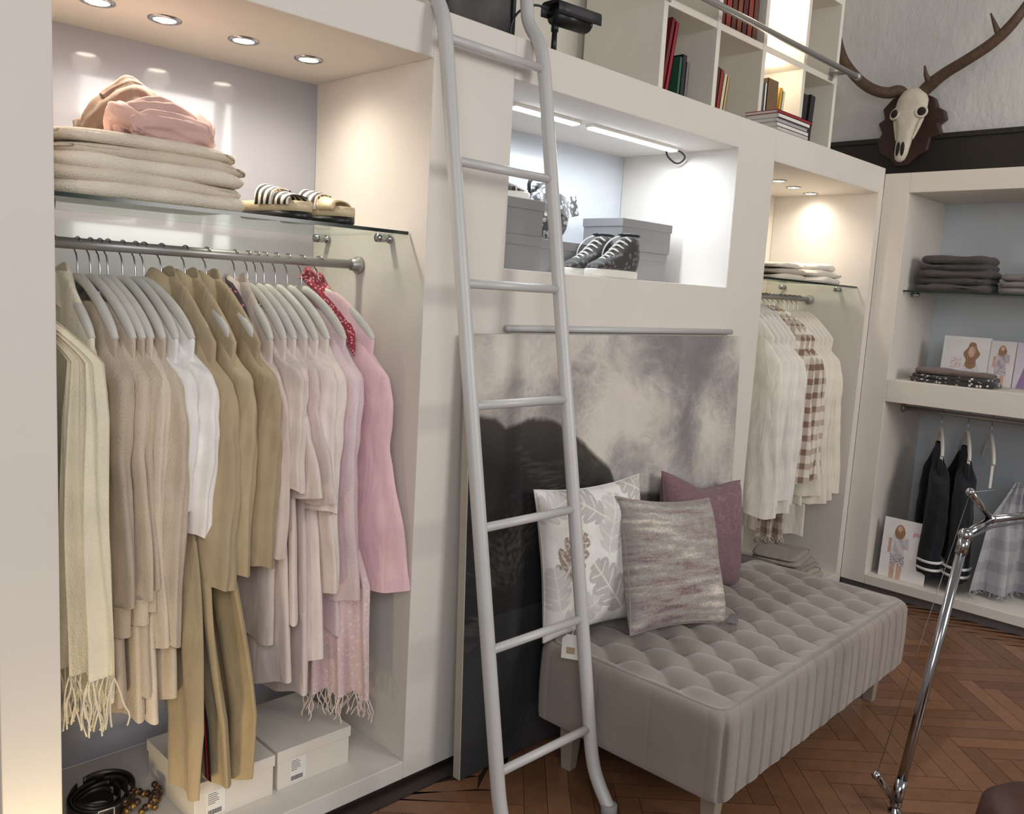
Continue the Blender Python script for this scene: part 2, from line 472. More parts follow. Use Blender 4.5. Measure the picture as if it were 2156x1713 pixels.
def sleeve_mesh(side, ash, zs, L, ra0, ra1, rb0, rb1, ph, out=.03, n=32, rows=34, flare=0):
    rings = []
    for i in range(rows + 1):
        u = i / rows
        g = min(1, .4 + u * 6)
        ra = lerp(ra0, ra1, u) * g; rb = lerp(rb0, rb1, u) * g
        if flare: q = max(0, (u - .45) / .55); ra *= 1 + flare * q; rb *= 1 + flare * .6 * q
        ac = side * (ash - .045 + out * min(1, u * 4) + .010 * sin(u * 4 + ph))
        ring = []
        for k in range(n):
            th = 2 * PI * k / n
            pl = min(1, u * 2.2)
            w = 1 + .09 * sin(3 * th + ph + u * 2.0) * pl + .08 * sin(6 * th + ph * 2 + u * 2 + .8 * sin(u * 5 + ph)) * pl + .11 * noise.noise(Vector((cos(th) * 2.2, u * 5, ph + sin(th)))) + .04 * sin(u * 34 + 2 * th + ph) * math.exp(-((u - .42) / .13) ** 2)
            a = ac + ra * cos(th) * w
            tilt = -.06 * max(0, 1 - u * 4) * cos(th) * side
            ring.append((.006 * sin(u * 6 + ph) + rb * sin(th) * w, a, zs - .005 - L * u + tilt + .010 * u * sin(th * 2 + ph)))
        rings.append(ring)
    return MB().loft(rings, True, False)

def cuff_mesh(side, ash, z, ra, rb, h, out=.03, grow=1.08):
    rings = []
    for k, g in ((0, 1), (.15, grow), (.85, grow), (1, .92)):
        rings.append([(rb * g * sin(2 * PI * j / 18), side * (ash - .045 + out) + ra * g * cos(2 * PI * j / 18), z - h * k) for j in range(18)])
    return MB().loft(rings, False, False)

def collar_mesh(ztop, neck, h=.05):
    rings = []
    n = 28
    for k, (g, dz) in enumerate(((.85, -.02), (.9, h), (1.02, h + .004), (1.25, h * .3), (1.55, -.05))):
        ring = []
        for j in range(n):
            th = 2 * PI * j / n
            back = .5 + .5 * sin(th)
            ring.append((.026 * g * (.6 + .4 * g) * sin(th), neck * g * cos(th), ztop + dz * (.75 + .25 * back) - .05 * abs(cos(th)) ** 2 * (.3 + .2 * k)))
        rings.append(ring)
    return MB().loft(rings, False, False)

def garment(name, label, cat, hook, rot, m, group=None, drop=.142, neck=.088, sh=.213, L=.77, hemw=.235, t0=.016, t1=.030, A=.009, kf=2, sl=.7, ra=(.078, .062), rb=(.029, .026), ph=None, cuff=None, collar=None, cm=None, out=.03, flare=0, buttons=None, band=None, slope=.088):
    t = thing(name, label, cat, hook, rot, group)
    ph = random.uniform(0, 6) if ph is None else ph
    body_mesh(-drop, neck, sh, L, hemw, t0, t1, A, kf, ph, slope).build('body', m, t)
    if sl:
        for s in (-1, 1):
            q_ = 1 if s < 0 else .55
            fl, ou = (flare, out) if s < 0 else (0, .0)
            so = sleeve_mesh(s, sh, -drop - slope + .012, sl, ra[0] * q_, ra[1] * q_, rb[0], rb[1], ph + s, ou, flare=fl).build('sleeve', m, t)
            if cuff:
                cuff_mesh(s, sh + .002, -drop - slope + .01 - sl, ra[1] * .95 * q_, rb[1] * .95, cuff, ou, .9).build('cuff', cm or m, so)
            if band:
                for q in range(2):
                    bo = cuff_mesh(s, sh, -drop - slope - sl * (.84 + .07 * q), ra[1] * 1.22 * q_, rb[1] * 1.25, .016, ou, 1.06).build('stripe', band, so)
                    bo['label'] = 'white stripe'
    if collar:
        collar_mesh(-drop, neck * .95, collar).build('collar', cm or m, t)
    if buttons:
        mb = MB()
        for q in range(4): mb.ball((-.030, -.03, -drop - .16 - .1 * q), .004, .007, .007, 10, 6)
        mb.build('buttons', buttons, t)
    return t

def add_hanger(hook, rot, label, group, m=HANGW, half=.205):
    t = thing('clothes_hanger', label, 'hanger', hook, rot, group)
    hanger_parts(t, m, half)
    return t

BUT = mat('horn_button', (110, 86, 58), .4)
JK = dict(drop=.070, neck=.055, slope=.165, collar=.026, hemw=.265, sh=.230, ra=(.092, .102), rb=(.028, .040), out=.02, t0=.020, t1=.034, A=.011)
left = [
 (112, 196, 'cardigan', 'cream draped cardigan at the left end of the rail', 'cardigan', (240, 231, 208), dict(L=1.08, sl=.90, drop=.07, neck=.055, slope=.16, t0=.02, ra=(.085, .08), rb=(.03, .032), A=.010, knit=1, collar=.018)),
 (163, 245, 'sweater', 'greyish beige knit sweater next to the cream cardigan', 'sweater', (193, 177, 158), dict(L=1.02, sl=.67, cuff=.08, hemw=.255, ra=(.099, .076), rb=(.036, .03), knit=1)),
 (190, 284, 'sweater', 'second beige knit sweater from the cream cardigan', 'sweater', (207, 191, 171), dict(L=1.08, sl=.66, cuff=.07, hemw=.255, ra=(.098, .074), rb=(.034, .03), knit=1)),
 (210, 304, 'sweater', 'third beige knit sweater from the cream cardigan', 'sweater', (197, 181, 161), dict(L=1.0, sl=.64, cuff=.06, hemw=.26, ra=(.09, .072), knit=1)),
 (227, 322, 'sweater', 'fourth, paler beige sweater from the cream cardigan', 'sweater', (217, 203, 185), dict(L=1.08, sl=.80, hemw=.255, ra=(.09, .078), knit=1)),
 (258, 346, 'sweater', 'beige sweater touching the white blouses', 'sweater', (203, 187, 167), dict(L=1.04, sl=.80, hemw=.265, ra=(.096, .094), rb=(.032, .032), knit=1)),
 (285, 374, 'blouse', 'white blouse beside the beige sweaters', 'blouse', (236, 231, 227), dict(L=.57, sl=.44, A=.008)),
 (303, 410, 'blouse', 'white blouse beside the first khaki jacket', 'blouse', (242, 237, 233), dict(L=.64, sl=.52, ra=(.092, .085), A=.008)),
 (340, 446, 'jacket', 'khaki jacket beside the white blouses', 'jacket', (180, 161, 131), dict(L=.77, sl=.66, buttons=BUT, **JK)),
 (390, 488, 'jacket', 'middle khaki jacket of the three', 'jacket', (186, 167, 136), dict(L=.77, sl=.64, buttons=BUT, **JK)),
 (435, 540, 'jacket', 'khaki jacket next to the pale pink tops', 'jacket', (174, 155, 125), dict(L=.75, sl=.63, buttons=BUT, **JK)),
 (495, 572, 'blouse', 'pinkish beige collared blouse beside the khaki jackets', 'blouse', (211, 195, 185), dict(L=1.02, sl=.60, drop=.075, neck=.055, slope=.16, t0=.02, ra=(.09, .085), collar=.024, A=.012)),
 (522, 600, 'top', 'pale blush top next to the collared blouse', 'top', (221, 206, 198), dict(L=1.10, sl=.42, hemw=.265, ra=(.092, .092), flare=.4, A=.013)),
 (540, 622, 'top', 'second blush top from the collared blouse', 'top', (227, 212, 204), dict(L=.92, sl=.44, hemw=.265, ra=(.09, .09), flare=.45, A=.013)),
 (557, 646, 'top', 'third blush top from the collared blouse', 'top', (217, 201, 195), dict(L=1.16, sl=.46, hemw=.255, ra=(.09, .09), flare=.45, A=.013)),
 (581, 668, 'top', 'fourth blush top from the collared blouse', 'top', (231, 217, 212), dict(L=1.05, sl=.50, hemw=.265, ra=(.092, .092), flare=.5, A=.013)),
 (606, 692, 'top', 'cream blush top beside the pale pink knit', 'top', (229, 215, 207), dict(L=1.04, sl=.76, ra=(.092, .085), flare=.1)),
 (636, 728, 'sweater', 'pale pink long-sleeved knit sweater beside the pink shirt', 'sweater', (229, 206, 209), dict(L=1.0, sl=.79, ra=(.097, .096), rb=(.036, .038), knit=1)),
 (672, 796, 'shirt', 'soft pink shirt at the right end of the rail', 'shirt', (237, 199, 204), dict(L=.90, sl=.78, flare=.8, ra=(.092, .074), rb=(.030, .028), drop=.09, neck=.065, slope=.14, t0=.02, out=.045, t1=.022)),
]
grp = {'sweater': 'knit sweaters on the left rail', 'blouse': 'blouses on the left rail', 'jacket': 'khaki jackets on the left rail', 'top': 'blush tops on the left rail'}
HX = []
for hp, sp, nm, ds, ct, col, o in left:
    py = 505 + (hp - 120) * .0762
    hx = at(hp, py, y=RY).x; sx = at(sp, 715, y=.125).x
    hook = (hx, RY, RZ); rot = math.atan2(sx - hx, .21)
    HX.append((hx, rot))
    o = dict(o); knit = o.pop('knit', 0)
    garment(nm, ds, ct, hook, rot, fab(col, bool(knit)), grp.get(nm), **o)
    add_hanger(hook, rot, 'grey wooden hanger holding the ' + ds.replace(' at the left end of the rail', ' at the left end').replace(' at the right end of the rail', ' at the right end'), 'hangers on the left rail')

# trousers below the jackets
STR = mat('dark_navy_tape', (34, 32, 44), .8); STRR = mat('red_tape', (170, 40, 44), .8)
for k, (px, py, ds) in enumerate(((400, 1600, 'khaki trousers hanging under the jackets, nearest the white blouses'), (446, 1625, 'khaki trousers with a red and navy side stripe, in the middle'), (488, 1630, 'khaki trousers hanging nearest the white shoe boxes'))):
    p = at(px, py, y=.075)
    z1 = .225; z0 = 1.15; Lz = z0 - z1
    t = thing('trousers', ds, 'trousers', (p.x, .075, z0), .1, 'khaki trousers under the jackets')
    def yo(u): return lerp(.19, .0, min(1, u * 1.25) ** .8)
    rings = []
    for i in range(36):
        u = i / 35
        w = lerp(.10, .075, u); th_ = .016
        ring = []
        for j in range(40):
            a = 2 * PI * j / 40
            yy = w * math.copysign(abs(cos(a)) ** .8, cos(a))
            ring.append((th_ * sin(a) + .010 * sin(yy * 60 + k * 2 + u * 2) + .012 * sin(u * 5 + k * 2), yo(u) + yy, -Lz * u + .006 * sin(yy * 40) * u))
        rings.append(ring)
    MB().loft(rings, True, False).build('leg', fab((170 + 5 * k, 152 + 4 * k, 123)), t)
    if k == 1:
        for q, (mm, x, ww) in enumerate(((STR, -.036, .03), (STRR, -.0375, .010))):
            MB().grid(lambda u, v: (x + .012 * sin((.3 + .68 * v) * 5 + k * 2), yo(.3 + .68 * v) - .03 + ww * (u - .5), -Lz * (.3 + .68 * v)), 1, 20).build('side_stripe', mm, t)

def fringe(m, pts, L, seed, r=.0022, sway=.012):
    rd = random.Random(seed)
    for p in pts:
        q = Vector(p)
        path = [q]
        for i in range(4):
            q = q + Vector((rd.uniform(-sway, sway), rd.uniform(-sway, sway), -L / 4 * rd.uniform(.8, 1.2)))
            path.append(q)
        m.tube(path, r, 5, 1)

def hung_scarf(name, label, x, y, z0, z1, w, m, rot, seed, fr=.1, drape=.02, fm_=None, widen=.25, back=0):
    """cloth strip; 'back' lets its top end run back towards the hanger it lies on"""
    t = thing(name, label, 'scarf', (x, y, z0), rot)
    def fn(u, v):
        a = (u - .5) * w * (1 + widen * v) * (.45 + .55 * min(1, v * 3))
        q = max(0, 1 - v / .2)
        return (drape * (.3 + v) * sin(u * 15 + seed) + .4 * drape * sin(u * 31 + v * 4) + .006 * sin(v * 8) - back * .35 * q, a + back * q ** 1.3, (z1 - z0) * v)
    MB().grid(fn, 60, 60).build('cloth', m, t)
    fm = MB()
    fringe(fm, [fn(i / 40, 1) for i in range(0, 41)], fr, seed)
    fm.build('fringe', fm_ or m, t)['label'] = 'fringed end'
    return t
p = at(164, 1420, y=.03)
hung_scarf('scarf', 'cream fringed scarf hanging at the far left along the cardigan', p.x + .010, .02, 1.575, p.z, .115, fab((233, 223, 198), True), .45, 1, .13, .018, back=.22)
p = at(712, 1480, y=.11)
hung_scarf('scarf', 'pale pink patterned scarf with white fringe beside the boxes', p.x + .01, .13, .85, p.z + .02, .17, speckle_mat('pink_pattern', (229, 203, 204), (242, 226, 224), 75, .3), .7, 4, .07, fm_=fab((232, 216, 208)))
# red paisley scarf at the neck of the pink shirt
hx, rot = HX[-1]
t = thing('scarf', 'red paisley scarf around the neck of the pink shirt', 'scarf', (hx, RY, RZ), rot)
def rsc(u, v):
    a = lerp(.05, -.165, u); z = lerp(-.045, -.225, max(0, u - .12) ** .95 / .88 ** .95)
    hw = .034 + .012 * sin(u * 9)
    b = (v - .5) * 2
    return (b * hw * (1 + .2 * sin(u * 14)), a + .010 * sin(b * 4 + u * 9), z + .024 * (1 - b * b) - .055 * abs(b) ** 1.5 * u + .005 * sin(b * 9 + u * 12))
so = MB().grid(rsc, 40, 26).build('wrap', speckle_mat('red_paisley', (150, 46, 62), (222, 160, 164), 120, .36), t)
sm = so.modifiers.new('thick', 'SOLIDIFY'); sm.thickness = .004
hx, rot = HX[11]
t = thing('scarf', 'small dark floral scarf showing between the jackets and the blush tops', 'scarf', (hx - .028, RY - .02, RZ - .05), rot)
rings = []
for i in range(10):
    u = i / 9; rad = .03 * sin(PI * (.15 + .7 * u)) + .004
    rings.append([(rad * .5 * sin(2 * PI * j / 16), -.11 * u + rad * cos(2 * PI * j / 16), -.02 - .13 * u + rad * .5 * cos(2 * PI * j / 16)) for j in range(16)])
MB().loft(rings).build('wrap', speckle_mat('dark_floral', (52, 36, 46), (204, 92, 118), 60, .3), t)

# white clothes niche
PLAID = plaid_mat('brown_check', (232, 222, 208), (138, 112, 96), 105, 82)
for i in range(13):
    hx = 4.02 + i * .055
    rot = .12 + .03 * (i % 3)
    if i < 5: nm, ct, mt, o, ds = 'shirt', 'shirt', fab((238 - 3 * (i % 3), 232 - 3 * (i % 3), 221)), dict(L=1.04 - .03 * (i % 2), sl=.94 - .04 * (i % 3), ra=(.088, .09), rb=(.032, .034), drop=.065, neck=.055, slope=.145, t0=.02, collar=.02, A=.010), ['white long-sleeved shirt at the hidden left end of the right-hand rail', 'second white long-sleeved shirt of the row', 'third white long-sleeved shirt of the row', 'white shirt two left of the checked shirts', 'white shirt directly left of the checked shirts'][i]
    elif i < 8: nm, ct, mt, o, ds = 'shirt', 'shirt', PLAID, dict(L=.90, sl=.74 + .04 * (i % 2), ra=(.092, .094), rb=(.034, .036), drop=.07, neck=.055, slope=.145, t0=.02, collar=.02, sh=.23, A=.010), ['brown and white checked shirt beside the plain white ones', 'middle brown and white checked shirt of three', 'brown and white checked shirt nearest the cream blouses'][i - 5]
    else: nm, ct, mt, o, ds = 'blouse', 'blouse', fab((236, 227 - 2 * (i % 2), 211)), dict(L=1.08 - .04 * (i % 2) + (.24 if i == 9 else 0), sl=.88 + .05 * (i % 2), ra=(.088, .085), hemw=.23, A=.011, flare=.4, drop=.07, neck=.055, slope=.145, t0=.02, t1=.024), ['cream blouse right beside the checked shirts', 'long cream blouse second right of the checked shirts', 'third cream blouse right of the checked shirts', 'cream blouse one before the end of its row', 'last cream blouse by the niche side wall'][i - 8]
    if 4 < i < 8: rot = .26 + .09 * (i - 5)
    if i > 7: rot = .30
    if i == 12: rot = .26
    hook = (hx, RY, RZ)
    garment(nm, ds, ct, hook, rot, mt, 'clothes on the white rail', **o)
    add_hanger(hook, rot, 'white hanger of the ' + ds, 'hangers on the white rail', HANGB)
hung_scarf('scarf', 'taupe scarf hanging below the white shirts behind the cushions', 4.26, .16, 1.0, .36, .12, plaid_mat('taupe_check', (206, 194, 182), (150, 126, 112), 120, 90), .7, 3, .04, .02)

# lower right compartment
NAVY = fab((36, 36, 43), True); STW = mat('stripe_white', (226, 226, 226), .9)
RB = -PI / 2
for k, (yy, ds) in enumerate(((-.36, 'dark navy sweater with white cuff stripes, next to the photo card'), (-.50, 'dark navy sweater with white stripes beside the grey checked scarf'))):
    garment('sweater', ds, 'sweater', (5.17, yy, 1.065), RB + .45, NAVY, 'navy sweaters in the right unit', drop=.17, neck=.045, slope=.11, sh=.185, L=.74, hemw=.20, t1=.044, sl=.62, ra=(.085, .09), rb=(.052, .058), band=STW)
for k, (yy, ds) in enumerate(((-.36, 'white clip hanger above the first navy sweater'), (-.50, 'white clip hanger above the second navy sweater'), (-.62, 'white clip hanger above the grey checked scarf'))):
    t = thing('clothes_hanger', ds, 'hanger', (5.17, yy, 1.065), RB + .45, 'clip hangers in the right unit')
    hanger_parts(t, HANGB, .17, .009)
    MB().box(-.007, .007, -.15, -.135, -.36, -.2).build('clip', HANGB, t, False, .002)
GCHK = plaid_mat('grey_check', (184, 184, 188), (152, 152, 160), 62, 50)
p = at(2132, 1180, x=5.08)
t = hung_scarf('scarf', 'grey and white checked scarf spilling to the compartment floor', 5.09, p.y, .76, .145, .24, GCHK, .785, 2, .02, drape=.035, widen=1.0)

# ---------------------------------------------------------------- folded clothes
def slab(m, cx, cy, z0, w, d, h, seed, wob=.006, n=90, e=.32, sag=0):
    rings = []
    def outline(th, inset, wb):
        c, s = cos(th), sin(th)
        x = math.copysign(abs(c) ** e, c) * (w / 2 - inset); y = math.copysign(abs(s) ** e, s) * (d / 2 - inset)
        return x + wb * noise.noise(Vector((x * 6 + seed, y * 6, seed * 1.3))), y + wb * noise.noise(Vector((x * 6, y * 6 + seed, 7.1)))
    def Z(x, y, base): return base + wob * .8 * noise.noise(Vector((x * 7 + seed * 3, y * 7, seed)))
    for sc in (.1, .5, .85):
        rings.append([(cx + p[0] * sc, cy + p[1] * sc, z0) for p in [outline(2 * PI * j / n, h * .5, wob) for j in range(n)]])
    for i in range(11):
        ph = -PI / 2 + PI * i / 10
        ring = []
        for j in range(n):
            x, y = outline(2 * PI * j / n, h * .5 * (1 - cos(ph)), wob)
            z = z0 + h / 2 + h / 2 * sin(ph)
            if i > 5: z = Z(x, y, z) - sag * (abs(2 * x / w) ** 3)
            ring.append((cx + x, cy + y, max(z, z0)))
        rings.append(ring)
    for sc in (.92, .75, .5, .25, .02):
        ring = []
        for j in range(n):
            x, y = outline(2 * PI * j / n, h * .5, wob); x *= sc; y *= sc
            ring.append((cx + x, cy + y, Z(x, y, z0 + h) - sag * (abs(2 * x / w) ** 3)))
        rings.append(ring)
    m.loft(rings)

def folded(name, label, cat, cx, cy, z, w, d, h, mt, seed, group=None, rot=0, sag=0, layers=2, wob=.016):
    m = MB()
    if layers == 1:
        slab(m, 0, 0, 0, w, d, h * 1.03, seed, wob, sag=sag)
    else:
        slab(m, 0, 0, 0, w, d, h * .56, seed, .012, sag=sag * .5)
        slab(m, -.010, .008, h * .44, w - .022, d - .016, h * .58, seed + 5, .014, sag=sag)
    return tag(m.build(name, mt, None, loc=(cx, cy, z), rot=(0, 0, rot)), label, cat, group)

z = 1.766
for i, (ds, dx, wd, c) in enumerate((('folded cream sweater at the bottom of the left pile', 0, .50, (222, 211, 195)), ('second folded cream sweater from the bottom of the pile', -.008, .495, (214, 202, 185)), ('middle folded cream sweater of the left pile', .004, .495, (224, 213, 197)), ('folded beige sweater second from the top of the pile', .006, .49, (209, 196, 177)), ('topmost folded cream sweater under the pink scarf', -.012, .47, (220, 208, 190)))):
    folded('folded_sweater', ds, 'sweater', .885 + dx, .27, z, wd, .35, .036, fab(c, True), i + 2.5, 'folded sweaters on the glass shelf', random.uniform(-.04, .04), .016 if i > 2 else .006, 1, .012)
    z += .0305
def rolls(label, loc, specs, mt, rot=0, sc=1):
    t = thing('scarf', label, 'scarf', loc, rot)
    mb = MB()
    for path, rad in specs:
        mb.tube(path, rad, 56, 3, lobes=.075)
    mb.v = [((v[0] + .007 * noise.noise(Vector(v) * 14) + .003 * noise.noise(Vector(v) * 45)) * sc, (v[1] + .007 * noise.noise(Vector(v) * 14 + Vector((3, 1, 2)))) * sc, max(0, v[2] + .008 * noise.noise(Vector(v) * 11) + .003 * noise.noise(Vector(v) * 40)) * sc) for v in mb.v]
    mb.build('folds', mt, t)
    return t
PINKS = fab((204, 168, 160)); BRS = fab((122, 102, 88))
p = at(320, 250, y=.24)
t = rolls('dusty pink scarf bundled on top of the sweater pile', (p.x + .01, .21, 1.916), [
    ([(-.13, -.07, .03), (-.06, -.085, .042), (.03, -.082, .044), (.10, -.06, .036), (.135, -.02, .03)], [.026, .042, .046, .040, .024]),
    ([(-.13, .0, .035), (-.05, .01, .048), (.05, .005, .048), (.13, .02, .032)], [.03, .048, .048, .028]),
    ([(-.115, -.045, .075), (-.05, -.045, .094), (.03, -.035, .090), (.095, -.03, .062)], [.022, .036, .036, .022]),
    ([(.085, -.10, .026), (.105, -.06, .066), (.11, .0, .082), (.10, .06, .04)], [.022, .034, .034, .02]),
    ([(-.10, -.10, .024), (-.13, -.04, .062), (-.12, .03, .074), (-.10, .08, .03)], [.02, .034, .034, .02])], PINKS, .12, .86)
t = rolls('brown scarf bundled behind the pink scarf', (p.x - .005, .36, 1.916), [
    ([(-.12, -.01, .02), (-.08, -.02, .085), (-.01, -.02, .14), (.07, -.01, .10), (.125, .0, .025)], [.03, .044, .048, .042, .026]),
    ([(-.13, .03, .03), (-.05, .03, .055), (.05, .03, .055), (.13, .03, .03)], [.03, .05, .05, .03]),
    ([(-.09, -.03, .12), (-.03, -.03, .175), (.05, -.02, .15)], [.014, .022, .014])], BRS, .1, .95)
fm = MB(); fringe(fm, [(.15 + random.uniform(-.015, .015), -.05 + random.uniform(-.01, .02), .10 + random.uniform(-.02, .02)) for _ in range(26)], .07, 3, .0016, .02)
fm.build('fringe', fab((206, 190, 162)), t)

# sandals
def zebra():
    m = bpy.data.materials.new('zebra_strap'); m.use_nodes = True
    N = m.node_tree.nodes; L = m.node_tree.links
    tc = N.new('ShaderNodeTexCoord'); wv = N.new('ShaderNodeTexWave'); wv.inputs['Scale'].default_value = 14; wv.inputs['Distortion'].default_value = 3
    cr = N.new('ShaderNodeValToRGB'); cr.color_ramp.interpolation = 'CONSTANT'
    cr.color_ramp.elements[0].color = srgb((34, 30, 30)); cr.color_ramp.elements[1].color = srgb((238, 228, 210)); cr.color_ramp.elements[1].position = .5
    L.new(tc.outputs['Object'], wv.inputs[0]); L.new(wv.outputs[1], cr.inputs[0]); L.new(cr.outputs[0], N['Principled BSDF'].inputs['Base Color'])
    return m
ZEB = zebra()
GOLD = mat('gold_leather', (206, 188, 154), .45, .15, bump=.2, bs=200)
def sole_outline(Ls, w):
    pts = []
    for j in range(36):
        th = 2 * PI * j / 36
        x = Ls / 2 * cos(th); k = 1 - .18 * math.exp(-((x + .02) / .04) ** 2) - (.1 if x < -.05 else 0)
        pts.append((x, w / 2 * math.copysign(abs(sin(th)) ** .7, sin(th)) * k))
    return pts
def sandal(label, loc, rot, s1, s2, platm):
    t = thing('sandal', label, 'sandal', loc, rot, 'pair of platform sandals')
    o = sole_outline(.25, .10)
    MB().loft([[(x * .97, y * .97, 0) for x, y in o], [(x, y, .004) for x, y in o], [(x, y, .020) for x, y in o]]).build('outsole', BLACK, t)
    MB().loft([[(x, y, .0202) for x, y in o], [(x * 1.01, y * 1.01, .034) for x, y in o], [(x, y, .048) for x, y in o], [(x * .9, y * .88, .046) for x, y in o]]).build('platform', platm, t)
    for x0, x1, hh, sm_ in ((-.035, .03, .098, s1), (.036, .092, .078, s2)):
        def fn(u, v):
            a = PI * u
            return (lerp(x0, x1, v) + .012 * (u - .5), .052 * cos(a), .036 + (hh - .012 * v - .036) * max(0, sin(a)) ** .6)
        so = MB().grid(fn, 20, 4).build('strap', sm_, t)
        sm = so.modifiers.new('thick', 'SOLIDIFY'); sm.thickness = .004
    return t
sandal('black and white striped platform sandal next to the sweaters', (1.255, .20, 1.766), -PI / 2 + .25, ZEB, ZEB, GOLD)
sandal('gold platform sandal with one striped strap, right one of the pair', (1.385, .195, 1.766), -PI / 2 + .35, ZEB, GOLD, GOLD)

# shoe boxes
BOXW = mat('white_box_card', (222, 214, 204), .7, var=.02); BOXG = mat('grey_box_card', (132, 130, 131), .7, var=.03)
def shoe_box(name, label, x0, x1, y0, y1, z, h, mt, group, rot=0, lid=.035, sticker=False):
    cx, cy = (x0 + x1) / 2, (y0 + y1) / 2; w, d = (x1 - x0) / 2, (y1 - y0) / 2
    t = thing(name, label, 'box', (cx, cy, z), rot, group)
    MB().box(-w + .004, w - .004, -d + .004, d - .004, 0, h - .004).build('box_body', mt, t, False, .002)
    MB().box(-w, w, -d, d, h - lid, h).build('lid', mt, t, False, .002)
    if sticker:
        s = MB().box(-.085, -.03, -d + .0025, -d + .004, .012, .085).build('sticker', PAPER, t, False)
        mb = MB()
        rd = random.Random(3)
        for q in range(6): mb.box(-.082, -.082 + rd.uniform(.02, .04), -d + .0018, -d + .0026, .078 - q * .006, .0795 - q * .006)
        x = -.082
        while x < -.044:
            wd = rd.choice((.0008, .0012, .002)); mb.box(x, x + wd, -d + .0018, -d + .0026, .016, .030); x += wd + .0012
        mb.build('barcode', mat('print_grey', (90, 88, 88), .7), s, False)
    return t
shoe_box('shoe_box', 'white shoe box with barcode on the niche floor, left of two', .985, 1.235, .10, .42, NF, .125, BOXW, 'white shoe boxes', 0, sticker=True)
shoe_box('shoe_box', 'white shoe box with barcode on the niche floor, right of two', 1.245, 1.505, .105, .41, NF, .125, BOXW, 'white shoe boxes', 0, sticker=True)

# belts and beads
BELT = mat('black_leather', (30, 26, 24), .4, var=.1)
p = at(200, 1705, z=NF)
t = thing('belt', 'dark leather belt coiled on the left niche floor', 'belt', (p.x, p.y, NF))
m = MB()
for k in range(4):
    rr = .042 + .012 * k
    def fn(u, v):
        a = 2 * PI * u * .96 + k * .7
        return (rr * cos(a) * 1.15 + .006 * k, rr * sin(a), .003 + (.012 * k * max(0, sin(a + .6))) + (.038 + .006 * sin(a * 2 + k)) * v)
    m.grid(fn, 48, 3)
o = m.build('strap', BELT, t); sm = o.modifiers.new('thick', 'SOLIDIFY'); sm.thickness = .004
MB().tube([(-.02, -.086, .008), (-.02, -.086, .046), (.02, -.09, .046), (.02, -.09, .008), (-.02, -.086, .008)], .003, 8).build('buckle', RAIL, t)
p = at(300, 1700, z=NF)
t = thing('necklace', 'string of brown and gold beads beside the belt', 'necklace', (p.x, p.y, NF))
for q, mm in enumerate((mat('gold_bead', (148, 114, 64), .3, .6), mat('brown_bead', (58, 38, 28), .25))):
    m = MB()
    for i in range(22):
        a = 2 * PI * (i + q * .5) / 22
        m.ball((.045 * cos(a) + .012 * sin(3 * a), .035 * sin(a), .010 + .012 * (i % 3) + .01 * q), .010, .010, .010, 10, 6)
    m.build('beads', mm, t)

# ---------------------------------------------------------------- ladder
LX0, LX1 = 1.63, 2.04
t = thing('ladder', 'tall grey metal ladder leaning against the shelving wall', 'ladder', ((LX0 + LX1) / 2, -.5, 0))
ox, oy = t.location.x, t.location.y
rp = [(.075, 2.868), (.062, 2.80), (.035, 2.50), (.018, 2.45), (-.035, 2.39), (-.06, 2.31), (-.11, 2.02), (-.43, .26), (-.45, .155), (-.475, .09), (-.535, .012)]
def ly(z): return lerp(-.06, -.45, (2.31 - z) / (2.31 - .155))
for x in (LX0, LX1):
    MB().tube([(x - ox, y - oy, z_) for y, z_ in rp], .0215, 16, 2).build('rail', METAL, t)
    MB().lathe([(.024, .0), (.026, .004), (.026, .03), (.022, .032)], (x - ox, -.533 - oy, 0), 'z', 16).build('foot_cap', mat('grey_rubber', (150, 150, 150), .8), t)
    MB().tube([(x - ox, .07 - oy, 2.80), (x - ox, .05 - oy, 2.84), (x - ox, .07 - oy, 2.872), (x - ox, .10 - oy, 2.872), (x - ox, .125 - oy, 2.84)], .012, 10, 1).build('hook', METAL, t)
for i in range(7):
    z_ = 2.305 - i * .3435
    MB().tube([(LX0 - ox, ly(z_) - oy, z_), (LX1 - ox, ly(z_) - oy, z_)], .0135, 14).build('rung', METAL, t)
t = thing('ladder_rail', 'horizontal grey ladder rail in front of the book shelves', 'rail', (2.9, .09, 2.84))
MB().tube([(-1.75, 0, 0), (1.69, 0, 0)], .0145, 14).build('bar', RAIL, t)
MB().lathe([(.001, 0), (.019, 0), (.019, .03), (.001, .03)], (1.68, 0, 0), 'x', 14).build('end_cap', RAIL, t)
for x in (.09, 1.58):
    MB().box(x - .02, x + .02, -.012, .092, -.006, .006).box(x - .02, x + .02, .086, .093, -.03, .03).build('bracket', RAIL, t, False, .002)

# ---------------------------------------------------------------- bookcase and books
BX0, BX1, BY0, BY1, BZ0 = 2.97, 4.56, .18, .60, 2.40
t = thing('bookcase', 'cream open bookcase of square compartments on the ledge', 'bookcase', ((BX0 + BX1) / 2, (BY0 + BY1) / 2, BZ0))
ox, oy = t.location.x, t.location.y
divs = [BX0, 3.385, 3.785, 4.19, BX1]; tk = .03; zs = [2.40, 2.80, 3.205, 3.6]
BC = mat('bookcase_cream', (229, 223, 211), .6, var=.02)
for k, x in enumerate(divs):
    x0 = x if k == 0 else (x - tk if k == 4 else x - tk / 2)
    MB().box(x0 - ox, x0 + tk - ox, BY0 - oy, BY1 - oy, 0, 1.23).build('side_panel' if k in (0, 4) else 'divider', BC, t, False, .002)
for z_ in zs:
    MB().box(BX0 + .004 - ox, BX1 - .004 - ox, BY0 + .004 - oy, BY1 - .002 - oy, z_ - BZ0, z_ - BZ0 + tk).build('shelf', BC, t, False, .002)
